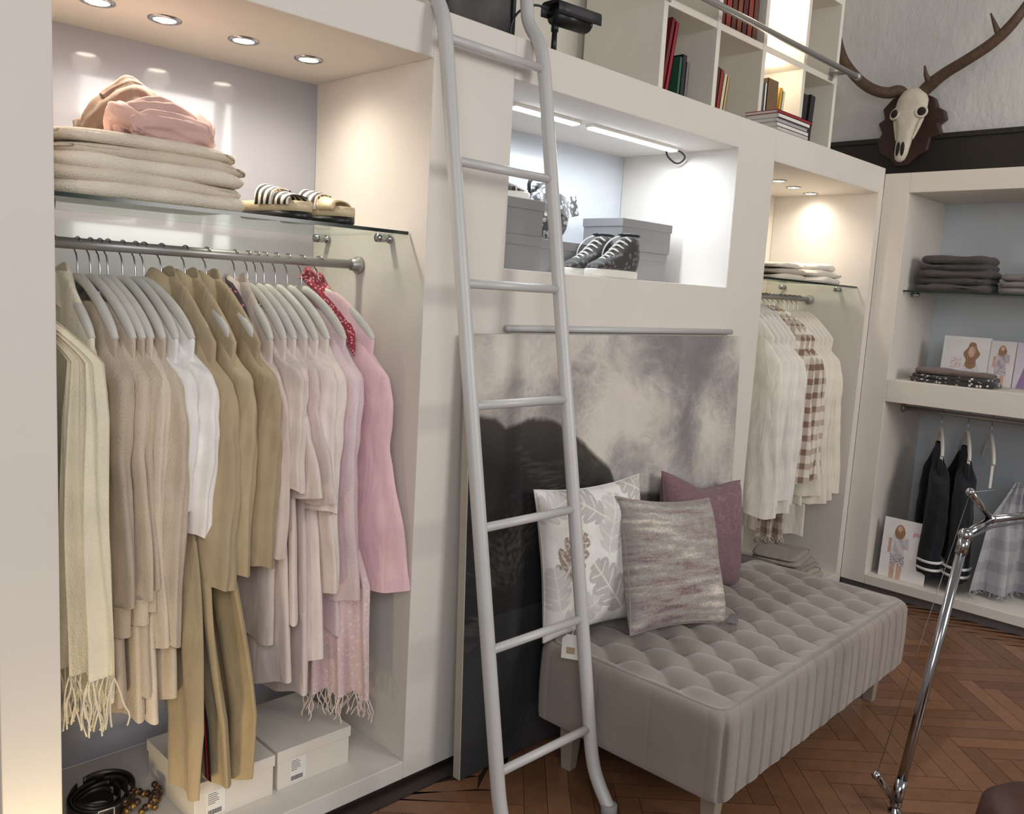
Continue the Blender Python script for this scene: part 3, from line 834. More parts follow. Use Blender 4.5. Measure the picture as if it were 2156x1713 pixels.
MB().box(BX0 + .01 - ox, BX1 - .01 - ox, BY1 - .012 - oy, BY1 - .002 - oy, .01, 1.22).build('back_panel', BC, t, False)
point((3.98, .32, 3.10), 4.5, (1, .84, .6), .04)
point((3.98, .26, 2.76), 1.3, (1, .86, .66), .03)

def book(label, x, y, z, th, h, d, rgb, lean=0, group=None, flat=False, rotz=0):
    """upright: spine faces -y, thickness along x"""
    key = mat('cover_%d_%d_%d' % rgb, rgb, .5, var=.06, vs=20)
    t = thing('book', label, 'book', (x, y, z), 0, group, rot=(0, lean, rotz) if not flat else (0, 0, rotz))
    c = .0025
    if not flat:
        MB().box(0, c, 0, d, 0, h).box(th - c, th, 0, d, 0, h).box(0, th, 0, c, 0, h).build('cover', key, t, False)
        MB().box(c, th - c, c, d - .005, .004, h - .004).build('pages', PAPER, t, False)
    else:
        MB().box(0, h, 0, d, 0, c).box(0, h, 0, d, th - c, th).box(0, h, 0, c, 0, th).build('cover', key, t, False)
        MB().box(.004, h - .004, c, d - .004, c, th - c).build('pages', PAPER, t, False)
    return t
GB = 'books in the bookcase'
b0 = 2.43
book('tall dark red book leaning in the lowest left compartment, first', 3.005, .20, b0, .024, .345, .22, (112, 22, 34), .16, GB)
book('tall crimson book leaning beside the dark red one', 3.036, .20, b0, .022, .335, .22, (150, 28, 44), .16, GB)
book('short green book in the lowest left compartment', 3.125, .20, b0, .022, .20, .18, (46, 92, 70), .04, GB)
book('black book beside the short green one', 3.15, .20, b0, .03, .215, .18, (34, 34, 40), .03, GB)
book('grey book right of the black one in the lowest left compartment', 3.183, .20, b0, .02, .19, .18, (120, 118, 120), .03, GB)
book('dark brown book leaning in the second lowest compartment', 3.405, .20, b0, .03, .225, .18, (72, 34, 26), .1, GB)
book('red book beside the dark brown one', 3.437, .20, b0, .024, .22, .18, (156, 44, 34), .1, GB)
book('cream book leaning right of the red one', 3.463, .20, b0, .024, .21, .18, (222, 206, 174), .13, GB)
book('tan book at the right of the leaning four', 3.49, .20, b0, .02, .20, .18, (196, 164, 118), .13, GB)
xs = 3.81
for th, hh, c, ds in ((.016, .26, (206, 196, 186), 'slim grey-white book at the left of the lit compartment'), (.014, .25, (88, 110, 128), 'slim blue book in the lit compartment'), (.02, .24, (226, 218, 204), 'white book right of the slim blue one'), (.10, .27, (120, 96, 70), 'thick picture-covered brown volume in the lit compartment'), (.022, .25, (226, 176, 70), 'yellow book leaning right of the thick volume'), (.02, .24, (232, 224, 206), 'cream book leaning against the yellow one')):
    book(ds, xs, .20, b0, th, hh, .20, c, .0 if th != .022 and c != (232, 224, 206) else .08, GB)
    xs += th + .006
book('large black album in the rightmost lowest compartment', 4.222, .20, b0, .06, .27, .26, (28, 26, 30), .06, GB)
book('black ring binder beside the large album', 4.30, .20, b0, .05, .28, .26, (36, 34, 38), .08, GB)
xs = 3.415
for k, c in enumerate(((110, 34, 34), (150, 44, 40), (96, 40, 30), (128, 66, 40), (84, 28, 30), (140, 52, 36), (100, 58, 40))):
    book(['dark red', 'bright red', 'brown-red', 'rust brown', 'deep maroon', 'brick red', 'dark tan'][k] + ' old leather-bound book on the upper shelf', xs, .20, 2.83, .042, .27 + .01 * (k % 3), .2, c, 0, 'old leather books on the upper shelf'); xs += .046
t = thing('paper_sheet', 'white sheet leaning in the lit upper compartment', 'sheet', (3.83, .34, 2.83), 0, None, rot=(-.2, 0, 0))
MB().box(0, .25, 0, .003, 0, .30).build('sheet', PAPER, t, False)
MB().box(.03, .22, -.001, .0, .04, .26).build('print', mat('faint_print', (226, 204, 160), .7), t, False)
z = 2.4
pp = at(1650, 290, y=.06)
for k, (c, ds) in enumerate((((198, 190, 186), 'greyish magazine at the bottom of the flat stack on the ledge'), ((226, 222, 216), 'white magazine second from the bottom of the flat stack'), ((180, 172, 176), 'grey magazine in the middle of the flat stack'), ((232, 228, 222), 'white magazine second from the top of the flat stack'), ((150, 30, 46), 'red book on top of the flat stack on the ledge'))):
    hh = .019 if k < 4 else .016
    book(ds, pp.x - .17 + .006 * (k % 2), .005 + .004 * (k % 3), z, hh, .30 if k < 4 else .34, .165, c, 0, 'flat stack on the ledge', True); z += hh

# security camera
p = at(1166, 95, y=.11)
t = thing('security_camera', 'black security camera on a short post above the ledge', 'security camera', (p.x, .11, 2.40))
MB().lathe([(.001, 0), (.03, 0), (.03, .008), (.011, .012), (.009, .10), (.013, .10), (.013, .125), (.001, .125)], (0, 0, 0), 'z', 18).build('post', BLACK, t)
MB().tube([(-.01, 0, .155), (.135, -.02, .155)], .034, 20).build('body', BLACK, t)
MB().lathe([(.001, .0), (.031, .0), (.031, .006), (.001, .008)], (.135, -.02, .155), 'x', 20).build('lens', mat('lens_glass', (40, 42, 52), .06), t)
m = MB()
m.grid(lambda u, v: (lerp(-.03, .17, v), lerp(0, -.022, v) + .043 * math.copysign(abs(cos(PI * u)) ** .35, cos(PI * u)), .150 + .046 * sin(PI * u) ** .35 if 0 < u < 1 else .150), 24, 4)
o = m.build('sunshade', mat('dark_grey_plastic', (44, 44, 46), .45), t); sm = o.modifiers.new('thick', 'SOLIDIFY'); sm.thickness = .003
MB().tube([(-.02, 0, .155), (-.09, .0, .17), (-.15, .03, .14), (-.17, .05, .08), (-.14, .06, .005)], .004, 8, 2).build('cable', BLACK, t)
t = thing('framed_picture', 'dark framed picture on the ledge behind the ladder top', 'picture', (2.02, .24, 2.40))
MB().box(-.16, -.145, -.012, .012, 0, .34).box(.145, .16, -.012, .012, 0, .34).box(-.16, .16, -.012, .012, 0, .015).box(-.16, .16, -.012, .012, .325, .34).build('frame', BLACK, t, False)
MB().box(-.145, .145, -.004, .004, .015, .325).build('print', mat('dark_print', (70, 66, 68), .3, var=.5, vs=8), t, False)

# ---------------------------------------------------------------- niche 2 contents
NZ = 1.677
G2 = 'grey shoe boxes in the middle niche'
shoe_box('shoe_box', 'grey shoe box at the bottom of the left stack', 1.985, 2.275, .12, .42, NZ, .125, BOXG, G2)
shoe_box('shoe_box', 'grey shoe box on top of the left stack, under a shoe', 1.985, 2.275, .12, .42, NZ + .125, .125, BOXG, G2)
shoe_box('shoe_box', 'single grey shoe box under the silver bag', 2.36, 2.65, .225, .50, NZ, .13, BOXG, G2)
shoe_box('shoe_box', 'grey shoe box at the bottom of the stack behind the sneakers', 2.895, 3.235, .255, .455, NZ, .13, BOXG, G2)
shoe_box('shoe_box', 'grey shoe box on top of the stack behind the sneakers', 2.885, 3.245, .245, .465, NZ + .13, .13, BOXG, G2)
SIL = speckle_mat('silver_sequin', (82, 80, 80), (186, 184, 182), 48, .42)
SIL.node_tree.nodes['Principled BSDF'].inputs['Metallic'].default_value = .35
SIL.node_tree.nodes['Principled BSDF'].inputs['Roughness'].default_value = .4
t = thing('handbag', 'shiny silver sequin handbag on the single grey shoe box', 'handbag', (2.50, .35, NZ + .13), .1)
def fn(d): return 1 + .13 * noise.noise(Vector((d.x * 3, d.y * 3, d.z * 3))) + .03 * sin(d.x * 14)
m = MB().ball((0, 0, .1), .14, .08, .12, 48, 26, fn); m.v = [(v[0] * (1.0 if v[2] < .1 else 1 - .8 * (v[2] - .1)), v[1], max(0, v[2])) for v in m.v]
m.build('pouch', SIL, t)
MB().grid(lambda u, v: (lerp(-.12, .13, u), -.073 - .02 * v + .012 * sin(u * 9), .185 - .08 * v + .01 * sin(u * 7)), 20, 6).build('flap', SIL, t)
MB().tube([(-.11, -.02, .17), (-.13, -.03, .225), (-.03, -.03, .245), (.06, -.02, .225), (.1, 0, .18)], .007, 8, 2).build('strap', mat('dark_silver', (70, 70, 74), .35, .6), t)

CAMO = speckle_mat('dark_camo', (60, 57, 56), (112, 107, 102), 45, .35)
RUB = mat('white_rubber', (232, 228, 220), .6)
def sneaker(label, loc, rot, hi=True, group=None):
    t = thing('sneaker', label, 'shoe', loc, rot, group)
    o = sole_outline(.275, .098)
    MB().loft([[(x * .97, y * .96, 0) for x, y in o], [(x, y, .005) for x, y in o], [(x * 1.005, y, .026) for x, y in o], [(x * .96, y * .93, .030) for x, y in o]]).build('sole', RUB, t)
    st = [(-.130, .022, .150), (-.118, .034, .162), (-.09, .041, .168), (-.055, .043, .164), (-.03, .043, .148), (.0, .042, .122), (.035, .042, .09), (.07, .042, .068), (.10, .038, .054), (.118, .025, .043), (.126, .012, .035)]
    if not hi: st = [(x, w, min(h, .085 + (.01 if x < -.1 else 0)) if x < 0 else h * .85) for x, w, h in st]
    rings = []
    for x, w, h in st:
        ring = []
        for j in range(20):
            th = 2 * PI * j / 20; c, s = cos(th), sin(th)
            zz = .027 + (h - .027) * (.5 + .5 * s)
            ww = w * math.copysign(abs(c) ** .6, c) * (1 - .35 * max(0, s) ** 2 * (1 if x > -.06 else .4))
            ring.append((x - (.03 * (zz / .16) if -.06 < x < .05 else 0), ww, zz))
        rings.append(ring)
    MB().loft(rings).build('upper', CAMO, t)
    rings = []
    for x, w, h in ((.088, .042, .059), (.106, .034, .049), (.120, .023, .041), (.129, .011, .035)):
        rings.append([(x, w * math.copysign(abs(cos(2 * PI * j / 18)) ** .6, cos(2 * PI * j / 18)) * (1 - .3 * max(0, sin(2 * PI * j / 18)) ** 2), .024 + (h - .022) * (.5 + .5 * sin(2 * PI * j / 18))) for j in range(18)])
    MB().loft(rings).build('toe_cap', CAMO if hi else RUB, t)
    m = MB()
    for q in range(7 if hi else 4):
        x = .062 - q * .018; h = interp([(a, c) for a, b, c in st], x + .014) + .004; s = 1 if q % 2 else -1
        xo = -.012 * (q / 6)
        m.tube([(x - .012 + xo, -.027, h - .012), (x - .004 + xo, -.015, h), (x + .004 * s + xo, 0, h + .004), (x + .004 + xo, .015, h), (x - .012 + xo, .027, h - .012)], .0032, 6, 1)
        m.tube([(x - .012 + xo, .027, h - .01), (x + xo, 0, h + .007), (x + .012 + xo, -.027, h - .016)], .003, 6, 1)
    if hi: m.tube([(-.05, 0, .165), (-.03, -.04, .15), (-.0, -.052, .11), (.0, -.054, .06)], .003, 6, 2)
    m.build('laces', HANGB, t)
    ch = .166 if hi else .094
    MB().tube([(-.088 + .043 * cos(2 * PI * k / 20), .035 * sin(2 * PI * k / 20), ch) for k in range(21)], .006, 8).build('collar', BLACK, t)
    return t
sneaker('dark high-top sneaker with white laces, nearer one of the pair', (2.60, .058, NZ), PI - .04, True, 'pair of high-top sneakers')
sneaker('dark high-top sneaker with white laces, half hidden behind its twin', (2.575, .165, NZ), PI - .04, True, 'pair of high-top sneakers')
sneaker('low dark shoe with white sole on the left grey boxes', (2.15, .27, NZ + .25), -PI / 2 + .7, False)

# ---------------------------------------------------------------- picture bar, painting
t = thing('picture_bar', 'thin metal bar on the wall above the painting', 'picture bar', (2.68, 0, 1.483))
MB().tube([(-.70, -.016, 0), (.70, -.016, 0)], .012, 12).build('bar', METAL, t)
for x in (-.6, .6): MB().box(x - .012, x + .012, -.018, 0, -.008, .008).build('bracket', METAL, t, False)

PX0, PX1, PZ = 1.795, 3.405, 1.462
lean = .035
t = thing('painting', 'large unframed painting of dark hills under cloudy grey sky', 'painting', (PX0, -.075, .004), 0, None, rot=(-lean, 0, 0))
PW = PX1 - PX0
hill = [(0, .82), (.03, .825), (.07, .815), (.10, .79), (.125, .795), (.16, .808), (.21, .805), (.26, .788), (.31, .76), (.36, .725), (.41, .685), (.445, .655), (.465, .625), (.49, .607), (.53, .60), (.58, .575), (.65, .565), (1, .5)]
def paintcol(co, i):
    u, v = co.x / PW, co.z / PZ
    P = Vector((u * 4.0, v * 4.4, 1.7))
    Q = P + Vector((noise.noise(P * 1.3), noise.noise(P * 1.3 + Vector((5, 3, 1))), 0)) * .3
    n1 = 0; amp = .5; f = 1.0
    for o_ in range(6):
        b_ = noise.noise(Q * f + Vector((o_ * 7.3, 0, 0)))
        n1 += amp * (b_ * 1.8 if o_ < 2 else (1 - 2.4 * abs(b_)) * .62)
        amp *= .64; f *= 2.05
    n1 -= .16
    ang = 2.5 * noise.noise(P * .8)
    su, sv = u * cos(ang) + v * sin(ang), -u * sin(ang) + v * cos(ang)
    st = noise.noise(Vector((su * 26, sv * 95, 8)))
    h = interp(hill, u) + .006 * noise.noise(Vector((u * 22, v * 8, 0))) + .004 * st
    base = .58 + .24 * math.exp(-((u - .40) ** 2 / .035 + (v - .74) ** 2 / .02)) + .2 * math.exp(-((u - .12) ** 2 / .02 + (v - .95) ** 2 / .012)) - .16 * math.exp(-((u - .80) ** 2 / .03 + (v - .80) ** 2 / .02)) + .24 * math.exp(-((u - .62) ** 2 / .02 + (v - .63) ** 2 / .006))
    light = base + .74 * n1 + .13 * st
    light = max(0, min(1, light)); light = light * light * (3 - 2 * light)
    sky = cmix((132, 128, 129), (216, 207, 197), light)
    dd = max(0, min(1, (h - v) * 9))
    c = cmix((74, 69, 65), (42, 41, 41), dd)
    if u > .46 and v > .5: c = cmix(c, (104, 106, 94), .5 * (.5 + .5 * n1) + .3)
    k = max(0, n1 * .9 + .5 * st); c = cmix(c, (108, 100, 88), min(.55, k))
    if v < .36: c = cmix(c, (70, 70, 74), .5)
    e = max(0, min(1, (h - v) / .012 + .5))
    return srgb(cmix(sky, c, e))
m = MB()
m.grid(lambda u, v: (u * PW, -.030, v * PZ), 420, 380)
n0 = len(m.v)
m.box(0, PW, -.0295, 0, 0, PZ)
def pc(co, i):
    return paintcol(co, i) if i < n0 else srgb((176, 168, 156) if co.z > 1 else (70, 68, 68))
m.build('canvas', ATTRP, t, False, colf=pc)
MB().box(-.004, 0, -.03, .0, 0, PZ).build('canvas_edge', mat('canvas_edge', (172, 164, 152), .8), t, False)

# ---------------------------------------------------------------- tufted bench
BL, BWd, BT, BB = 1.53, .72, .428, .168
t = thing('tufted_bench', 'grey velvet button-tufted bench in front of the painting', 'bench', (2.845, -.495, 0), R(2.0))
VEL = mat('grey_velvet', (144, 133, 125), .85, var=.08, vs=5, bump=.12, bs=350, sheen=.4, spec=.2)
sx, sy = .150, .118
def tuft(x, y):
    p = x / sx + y / (2 * sy); q = x / sx - y / (2 * sy)
    s = abs(sin(PI * p) * sin(PI * q))
    e = min(BL / 2 - abs(x), BWd / 2 - abs(y))
    k = max(0, min(1, (e - .02) / .075)); k = k * k * (3 - 2 * k)
    dp = abs(p - round(p)) * sx; dq = abs(q - round(q)) * sx
    dim = math.exp(-((dp * dp + dq * dq) / .0016))
    crease = min(dp, dq)
    return .018 * s ** .85 * k + .010 * (1 - k) - .024 * dim * k - .0025 * math.exp(-(crease / .005) ** 2) * k + .010 * (1 - (2 * x / BL) ** 2)
out = []
rc = .042
def seg(x0, y0, x1, y1, st=.0042):
    n = int(math.hypot(x1 - x0, y1 - y0) / st)
    return [(lerp(x0, x1, i / n), lerp(y0, y1, i / n)) for i in range(n)]
hx_, hy_ = BL / 2, BWd / 2
def arc(cx, cy, a0):
    return [(cx + rc * cos(R(a0 + 90 * i / 14)), cy + rc * sin(R(a0 + 90 * i / 14))) for i in range(14)]
out += seg(-hx_ + rc, -hy_, hx_ - rc, -hy_) + arc(hx_ - rc, -hy_ + rc, -90) + seg(hx_, -hy_ + rc, hx_, hy_ - rc) + arc(hx_ - rc, hy_ - rc, 0) + seg(hx_ - rc, hy_, -hx_ + rc, hy_) + arc(-hx_ + rc, hy_ - rc, 90) + seg(-hx_, hy_ - rc, -hx_, -hy_ + rc) + arc(-hx_ + rc, -hy_ + rc, 180)
rings = []
GX, GY = .962, .920
for i in range(1, 84):
    s = (i / 83) ** .9
    rings.append([(x * s * GX, y * s * GY, BT + tuft(x * s * GX, y * s * GY)) for x, y in out])
def pleat(x, y):
    if abs(y) > hy_ - .02:
        ph_ = x / (sx / 2); d = abs(ph_ - round(ph_)) * sx / 2
        return .011 * math.exp(-(d / .006) ** 2) + .002 * sin(x * 37)
    if abs(x) > hx_ - .02:
        ph_ = y / (sy * 1.7) + .5; d = abs(ph_ - round(ph_)) * sy * 1.7
        return .003 * math.exp(-(d / .005) ** 2)
    return 0
for k in range(24):
    u = k / 23
    if u < .38:
        a = PI / 2 * u / .38; q = 1 - sin(a); gx = 1 - (1 - GX) * q; gy = 1 - (1 - GY) * q; z_ = BT + .008 - .042 * (1 - cos(a))
    else:
        vv = (u - .38) / .62
        gx = 1 + .003 * sin(PI * vv); gy = 1 + .006 * sin(PI * vv); z_ = lerp(BT - .034, BB + .005, vv)
    ring = []
    for x, y in out:
        pl = pleat(x, y) * min(1, .2 + 1.6 * u)
        nx = math.copysign(1, x) if abs(x) > hx_ - .02 else 0; ny = math.copysign(1, y) if abs(y) > hy_ - .02 else 0
        ring.append((x * gx - nx * pl, y * gy - ny * pl, z_))
    rings.append(ring)
rings.append([(x * .993, y * .986, BB) for x, y in out])
rings.append([(x * .9, y * .85, BB) for x, y in out])
MB().loft(rings).build('seat', VEL, t)
BTN = mat('velvet_button', (122, 112, 105), .85, sheen=.4)
for j in range(-2, 3):
    for i in range(-5, 6):
        x = i * sx + (sx / 2 if j % 2 else 0); y = j * sy
        if abs(x) < hx_ - .05 and abs(y) < hy_ - .05:
            MB().ball((x, y, BT + tuft(x, y) + .003), .010, .010, .006, 12, 8).build('button', BTN, t)
LEG = mat('grey_wood_leg', (150, 138, 124), .6, var=.1, vs=14)
for x, y in ((-.70, .24), (-.66, -.28), (.66, -.27), (.66, .27)):
    MB().loft([[(x + a * .019, y + b * .019, 0) for a, b in ((-1, -1), (1, -1), (1, 1), (-1, 1))], [(x + a * .029, y + b * .029, BB + .002) for a, b in ((-1, -1), (1, -1), (1, 1), (-1, 1))]]).build('leg', LEG, t, False, .003)
BTOP = BT + .024
p = at(1545, 1298, z=BTOP + .01)
t = thing('price_card', 'small grey price card lying on the bench by the cushions', 'tag', (p.x, p.y, BTOP + .002), .4)
MB().box(-.05, .05, -.018, .018, 0, .002).build('card', mat('grey_card', (120, 118, 122), .5), t, False)

# cushions
def cushion(label, c, w, h, T, lean, yaw, roll, colf, m, seed, res=90, name='cushion', dent=0):
    t = thing(name, label, 'cushion', c, 0, 'cushions on the bench')
    Mx = Matrix.Rotation(yaw, 4, 'Z') @ Matrix.Rotation(-lean, 4, 'X') @ Matrix.Rotation(roll, 4, 'Y')
    t.rotation_euler = Mx.to_euler()
    def fn(sgn):
        def f(u, v):
            a, b = u * 2 - 1, v * 2 - 1
            x = w / 2 * a * (1 - .085 * (1 - b * b)); z_ = h / 2 * b * (1 - .085 * (1 - a * a))
            z_ -= dent * math.exp(-(a / .5) ** 2) * max(0, b)
            th = T * (max(0, 1 - a ** 4) * max(0, 1 - b ** 4)) ** .55
            th += .012 * noise.noise(Vector((a * 2.4 + seed, b * 2.4, sgn))) * (1 - a ** 4) * (1 - b ** 4) + .005 * sin(a * 9 + b * 5 + seed) * (1 - a * a) * (1 - b * b) * (abs(b) + abs(a))
            return (x, -sgn * th, z_)
        return f
    mb = MB().grid(fn(1), res, res).grid(fn(-1), res, res)
    NN = (res + 1) ** 2
    def cf(co, i):
        k = i % NN; return srgb(colf((k % (res + 1)) / res, (k // (res + 1)) / res))
    mb.build('cover', m, t, colf=cf)
    e = MB(); f = fn(1)
    path = [f(k / 24, 0) for k in range(24)] + [f(1, k / 24) for k in range(24)] + [f(1 - k / 24, 1) for k in range(24)] + [f(0, 1 - k / 24) for k in range(25)]
    k = colf(.02, .3)
    e.tube(path, .003, 6).build('seam', fab((int(k[0]), int(k[1]), int(k[2]))), t)
    return t
leaves = [(.20, .56, 1.0, .38, 1), (.28, .16, .4, .36, 2), (.60, .74, 1.3, .44, 2), (.90, .62, 1.9, .32, 1), (.52, .30, 2.2, .46, 0), (.84, .24, .9, .38, 2), (.06, .34, 1.7, .30, 2), (.36, .90, 2.6, .38, 0), (.08, .88, .4, .30, 2), (.90, .94, 2.6, .32, 0)]
lc = [(192, 187, 183), (160, 141, 131), (212, 207, 203)]
def nz_(u, v): return noise.noise(Vector((u * 40, v * 40, 3)))
def leafcol(u, v):
    c = (235, 232, 227)
    for lx, lz, an, s, k in leaves:
        dx, dz = u - lx, v - lz
        l = (dx * cos(an) + dz * sin(an)) / s; q = abs(-dx * sin(an) + dz * cos(an)) / s
        if -.52 < l < .5:
            ls = l - .55 * q
            env = .34 * max(0, 1 - abs(2 * l - .05) ** 2.4) ** .5
            wd = env * (.42 + .58 * abs(cos(ls * 12.5)) ** .5)
            if q < wd or (l < -.38 and q < .02):
                c = lc[k]
                if q < .016 or (abs(cos(ls * 12.5)) > .985 and q < wd * .75): c = (230, 225, 218)
                elif k == 1 and nz_(u, v) > .05: c = (196, 180, 170)
    return c
cushion('white cushion with grey and brown oak leaves, left on the bench', (2.285, -.20, .705), .46, .52, .075, .14, -.22, -.05, leafcol, ATTRC, 1, 190)
def streak(u, v):
    n = noise.noise(Vector((u * 3, v * 24, 2))) + .5 * noise.noise(Vector((u * 12, v * 66, 5))) + .7 * noise.noise(Vector((u * 1.8, v * 4, 9))) + .5 * noise.noise(Vector((u * 60, v * 60, 4)))
    pal = [(116, 99, 98), (146, 127, 125), (158, 146, 141), (160, 157, 151), (188, 176, 166), (212, 202, 190)]
    k = max(0, min(4.999, (n * .52 + .5) * 5)); i = int(k)
    return cmix(pal[i], pal[i + 1], k - i)
cushion('multicoloured streaky woven cushion at the front of the three', (2.55, -.355, .672), .50, .47, .085, .36, -.10, .12, streak, ATTRC, 4, 190)
def mauve(u, v):
    c = (128, 99, 105)
    n = abs(noise.noise(Vector((u * 9, v * 9, 4)))); w_ = noise.noise(Vector((u * 55, v * 55, 6)))
    f = 1 + .12 * w_
    if n < .06 and u > .4 and v > .5: c = (140, 112, 118)
    return tuple(x * f for x in c)
cushion('plain mauve cushion with faint pattern, right and behind', (3.0, -.19, .672), .54, .46, .075, .2, -.05, .17, mauve, ATTRC, 7, 150, dent=.035)
pt = at(1202, 1362, x=2.05)
t = thing('price_tag', 'white paper price tag hanging over the bench end', 'tag', (pt.x, pt.y, pt.z), R(-60))
MB().prism([(-.030, -.04), (.030, -.04), (.030, .028), (.016, .042), (-.016, .042), (-.030, .028)], -.001, .001, 'y').build('card', PAPER, t, False)
MB().box(-.014, .014, -.002, -.001, -.022, .0).build('print', mat('tag_print', (176, 150, 124), .7), t, False)
MB().tube([(0, 0, .034), (.005, .003, .06), (.03, .01, .075)], .0012, 6, 1).build('string', PAPER, t)

# ---------------------------------------------------------------- folded things, niche 3
for k, (x, y, zz, w_, d_, hh, c, ds) in enumerate(((4.18, .27, 1.746, .34, .3, .03, (222, 212, 198), 'folded cream top at the bottom of the left shelf pile'), (4.18, .27, 1.777, .33, .29, .03, (196, 184, 170), 'folded striped beige top on the left shelf pile'), (4.17, .27, 1.808, .31, .28, .025, (230, 222, 208), 'folded white top crowning the left shelf pile'), (4.56, .25, 1.746, .36, .32, .035, (232, 226, 214), 'folded white top at the bottom of the right shelf pile'), (4.555, .25, 1.781, .35, .3, .034, (224, 216, 202), 'folded off-white top in the right shelf pile'), (4.55, .26, 1.815, .31, .28, .034, (236, 230, 220), 'rumpled white top crowning the right shelf pile'))):
    folded('folded_shirt', ds, 'shirt', x, y, zz, w_, d_, hh, fab(c, True), k * 1.7, 'folded tops on the right-hand glass shelf', random.uniform(-.08, .08), .012, 1)
for k, (x, y, zz, w_, d_, c, ds) in enumerate(((4.07, .18, NF + .001, .44, .32, (168, 156, 146), 'grey-brown folded trousers lowest on the niche floor behind the bench'), (4.07, .18, NF + .056, .42, .30, (150, 138, 130), 'taupe folded trousers in the middle of the floor pile'), (4.06, .18, NF + .111, .40, .28, (104, 96, 91), 'dark grey folded trousers on top of the floor pile'), (4.53, .18, NF + .001, .44, .32, (180, 168, 158), 'light taupe folded trousers on the niche floor by the side wall'), (4.52, .18, NF + .056, .40, .30, (160, 149, 140), 'rumpled taupe trousers on top of the light taupe ones'), (4.49, .18, NF + .111, .34, .27, (170, 158, 149), 'pale rumpled trousers topmost of the pile by the side wall'))):
    folded('folded_trousers', ds, 'trousers', x, y, zz, w_, d_, .056, fab(c), k * 2.3 + 9, 'folded trousers on the niche floor', .1 * (k % 3), .018)

# right unit contents
z = 1.741
for k in range(5):
    folded('folded_sweater', 'dark grey folded sweater, %s of the pile on the right glass shelf' % ['lowest', 'second lowest', 'middle', 'second topmost', 'topmost'][k], 'sweater', 5.12, -.37 + .006 * (k % 2), z, .28, .40 - .014 * k, .041, fab((84 - 6 * (k % 2), 78 - 5 * (k % 2), 76), True), k + 20.3, 'dark folded sweaters', .04 * (k % 2), .008, 1); z += .038
z = 1.741
for k in range(3):
    folded('folded_sweater', 'mid grey folded sweater, %s of the smaller pile' % ['lowest', 'middle', 'topmost'][k], 'sweater', 5.14, -.76, z, .28, .34, .036, fab((128, 122, 120), True), k + 31.3, 'mid grey folded sweaters', .05 * k, .006, 1); z += .034
STAR = speckle_mat('star_print', (52, 48, 50), (228, 224, 218), 44, .3)
z = 1.241
for k in range(3):
    folded('folded_scarf', ['lowest layer of dark folded scarves on the middle shelf', 'dark star-patterned folded scarf in the middle of the stack', 'brown folded scarf on top of the star-patterned one'][k], 'scarf', 5.05, -.44, z, .22, .46 - .04 * k, .026, [STAR, STAR, fab((112, 96, 90))][k], k + 41.1, 'folded scarves on the middle shelf', 0, .006, 1); z += .025

SKIN, HAIR = (220, 180, 160), (150, 114, 88)
def nz3(u, v, f, s=0): return noise.noise(Vector((u * f, v * f, s)))
def figure(u, v, full, cx=.5, top=(226, 222, 228), s=1.0):
    """printed portrait of a standing or half-length woman; None where the background shows"""
    du = (u - cx) / s + .008 * nz3(u, v, 9, 1)
    sh = 1 + .07 * nz3(u, v, 12, 3)
    def k(c, f=1): return tuple(max(0, min(255, x * sh * f)) for x in c)
    if full:
        if (du / .044) ** 2 + ((v - .835) / .046) ** 2 < 1: return k(SKIN, 1.03 if du < .01 else .95)
        hw = .080 + .035 * max(0, .84 - v) * 4
        if .66 < v < .905 and ((du / hw) ** 2 + ((v - .785) / .12) ** 2 < 1): return k(HAIR, .85 + .35 * abs(sin(du * 90 + v * 20)))
        if abs(du) < .03 and .73 < v < .80: return k(SKIN, .9)
        if .70 < v < .77 and abs(du) < .05 + (.77 - v) * 1.2: return k(top)
        tw = .125 - .04 * sin((v - .42) / .30 * PI)
        if .40 < v < .71 and abs(du) < tw: return k(top, .94 + .07 * sin(du * 30 + v * 25))
        if .55 < v < .70 and .10 < du < .17: return k(top, .92)
        if .52 < v < .58 and -.02 < du < .17: return k(SKIN, .97)
        if .57 < v < .80 and .045 < du - (v - .57) * .05 < .085: return k(SKIN)
        if .42 < v < .66 and -.175 < du < -.115: return k(SKIN, .95)
        if .23 < v <= .41 and abs(du) < .125 and not (v < .27 and abs(du) < .012): return (226, 220, 224) if nz3(u, v, 46, 2) > 0 else (148, 138, 146)
        if v <= .24 and .015 < abs(du) < .105: return k(SKIN, .96)
    else:
        if (du / .07) ** 2 + ((v - .68) / .12) ** 2 < 1: return k(SKIN, 1.03 if du < .02 else .95)
        hw = .145 + .03 * sin(v * 22)
        if .28 < v < .90 and (du / hw) ** 2 + ((v - .60) / .29) ** 2 < 1: return k(HAIR, .85 + .35 * abs(sin(du * 70 + v * 12)))
        if v < .46 and abs(du) < .12 + (.46 - v) * .5: return k(top)
    return None
def photo_card(label, loc, rotz, lean, w, h, fn, group='photo cards in the right unit', name='photo_card'):
    t = thing(name, label, 'photo card', loc, 0, group)
    t.rotation_euler = (Matrix.Rotation(rotz, 4, 'Z') @ Matrix.Rotation(-lean, 4, 'X')).to_euler()
    MB().box(-w / 2, w / 2, .001, .003, 0, h).build('card', PAPER, t, False)
    MB().grid(lambda u, v: ((u - .5) * w, 0, v * h), 110, 140).build('print', ATTR, t, False, colf=lambda co, i: srgb(fn(co.x / w + .5, co.z / h)))
    return t
bgc = (240, 236, 234)
t = photo_card('white standing card with full-length woman and pink lettering', (4.945, -.315, .106), -PI / 2, .06, .255, .345, lambda u, v: figure(u, v, True, .36, (222, 216, 222), 1.25) or bgc)
text_part('lettering', 'jns*', .042, mat('pink_ink', (206, 110, 146), .6), t, (.07, -.0012, .265), (PI / 2, 0, 0))
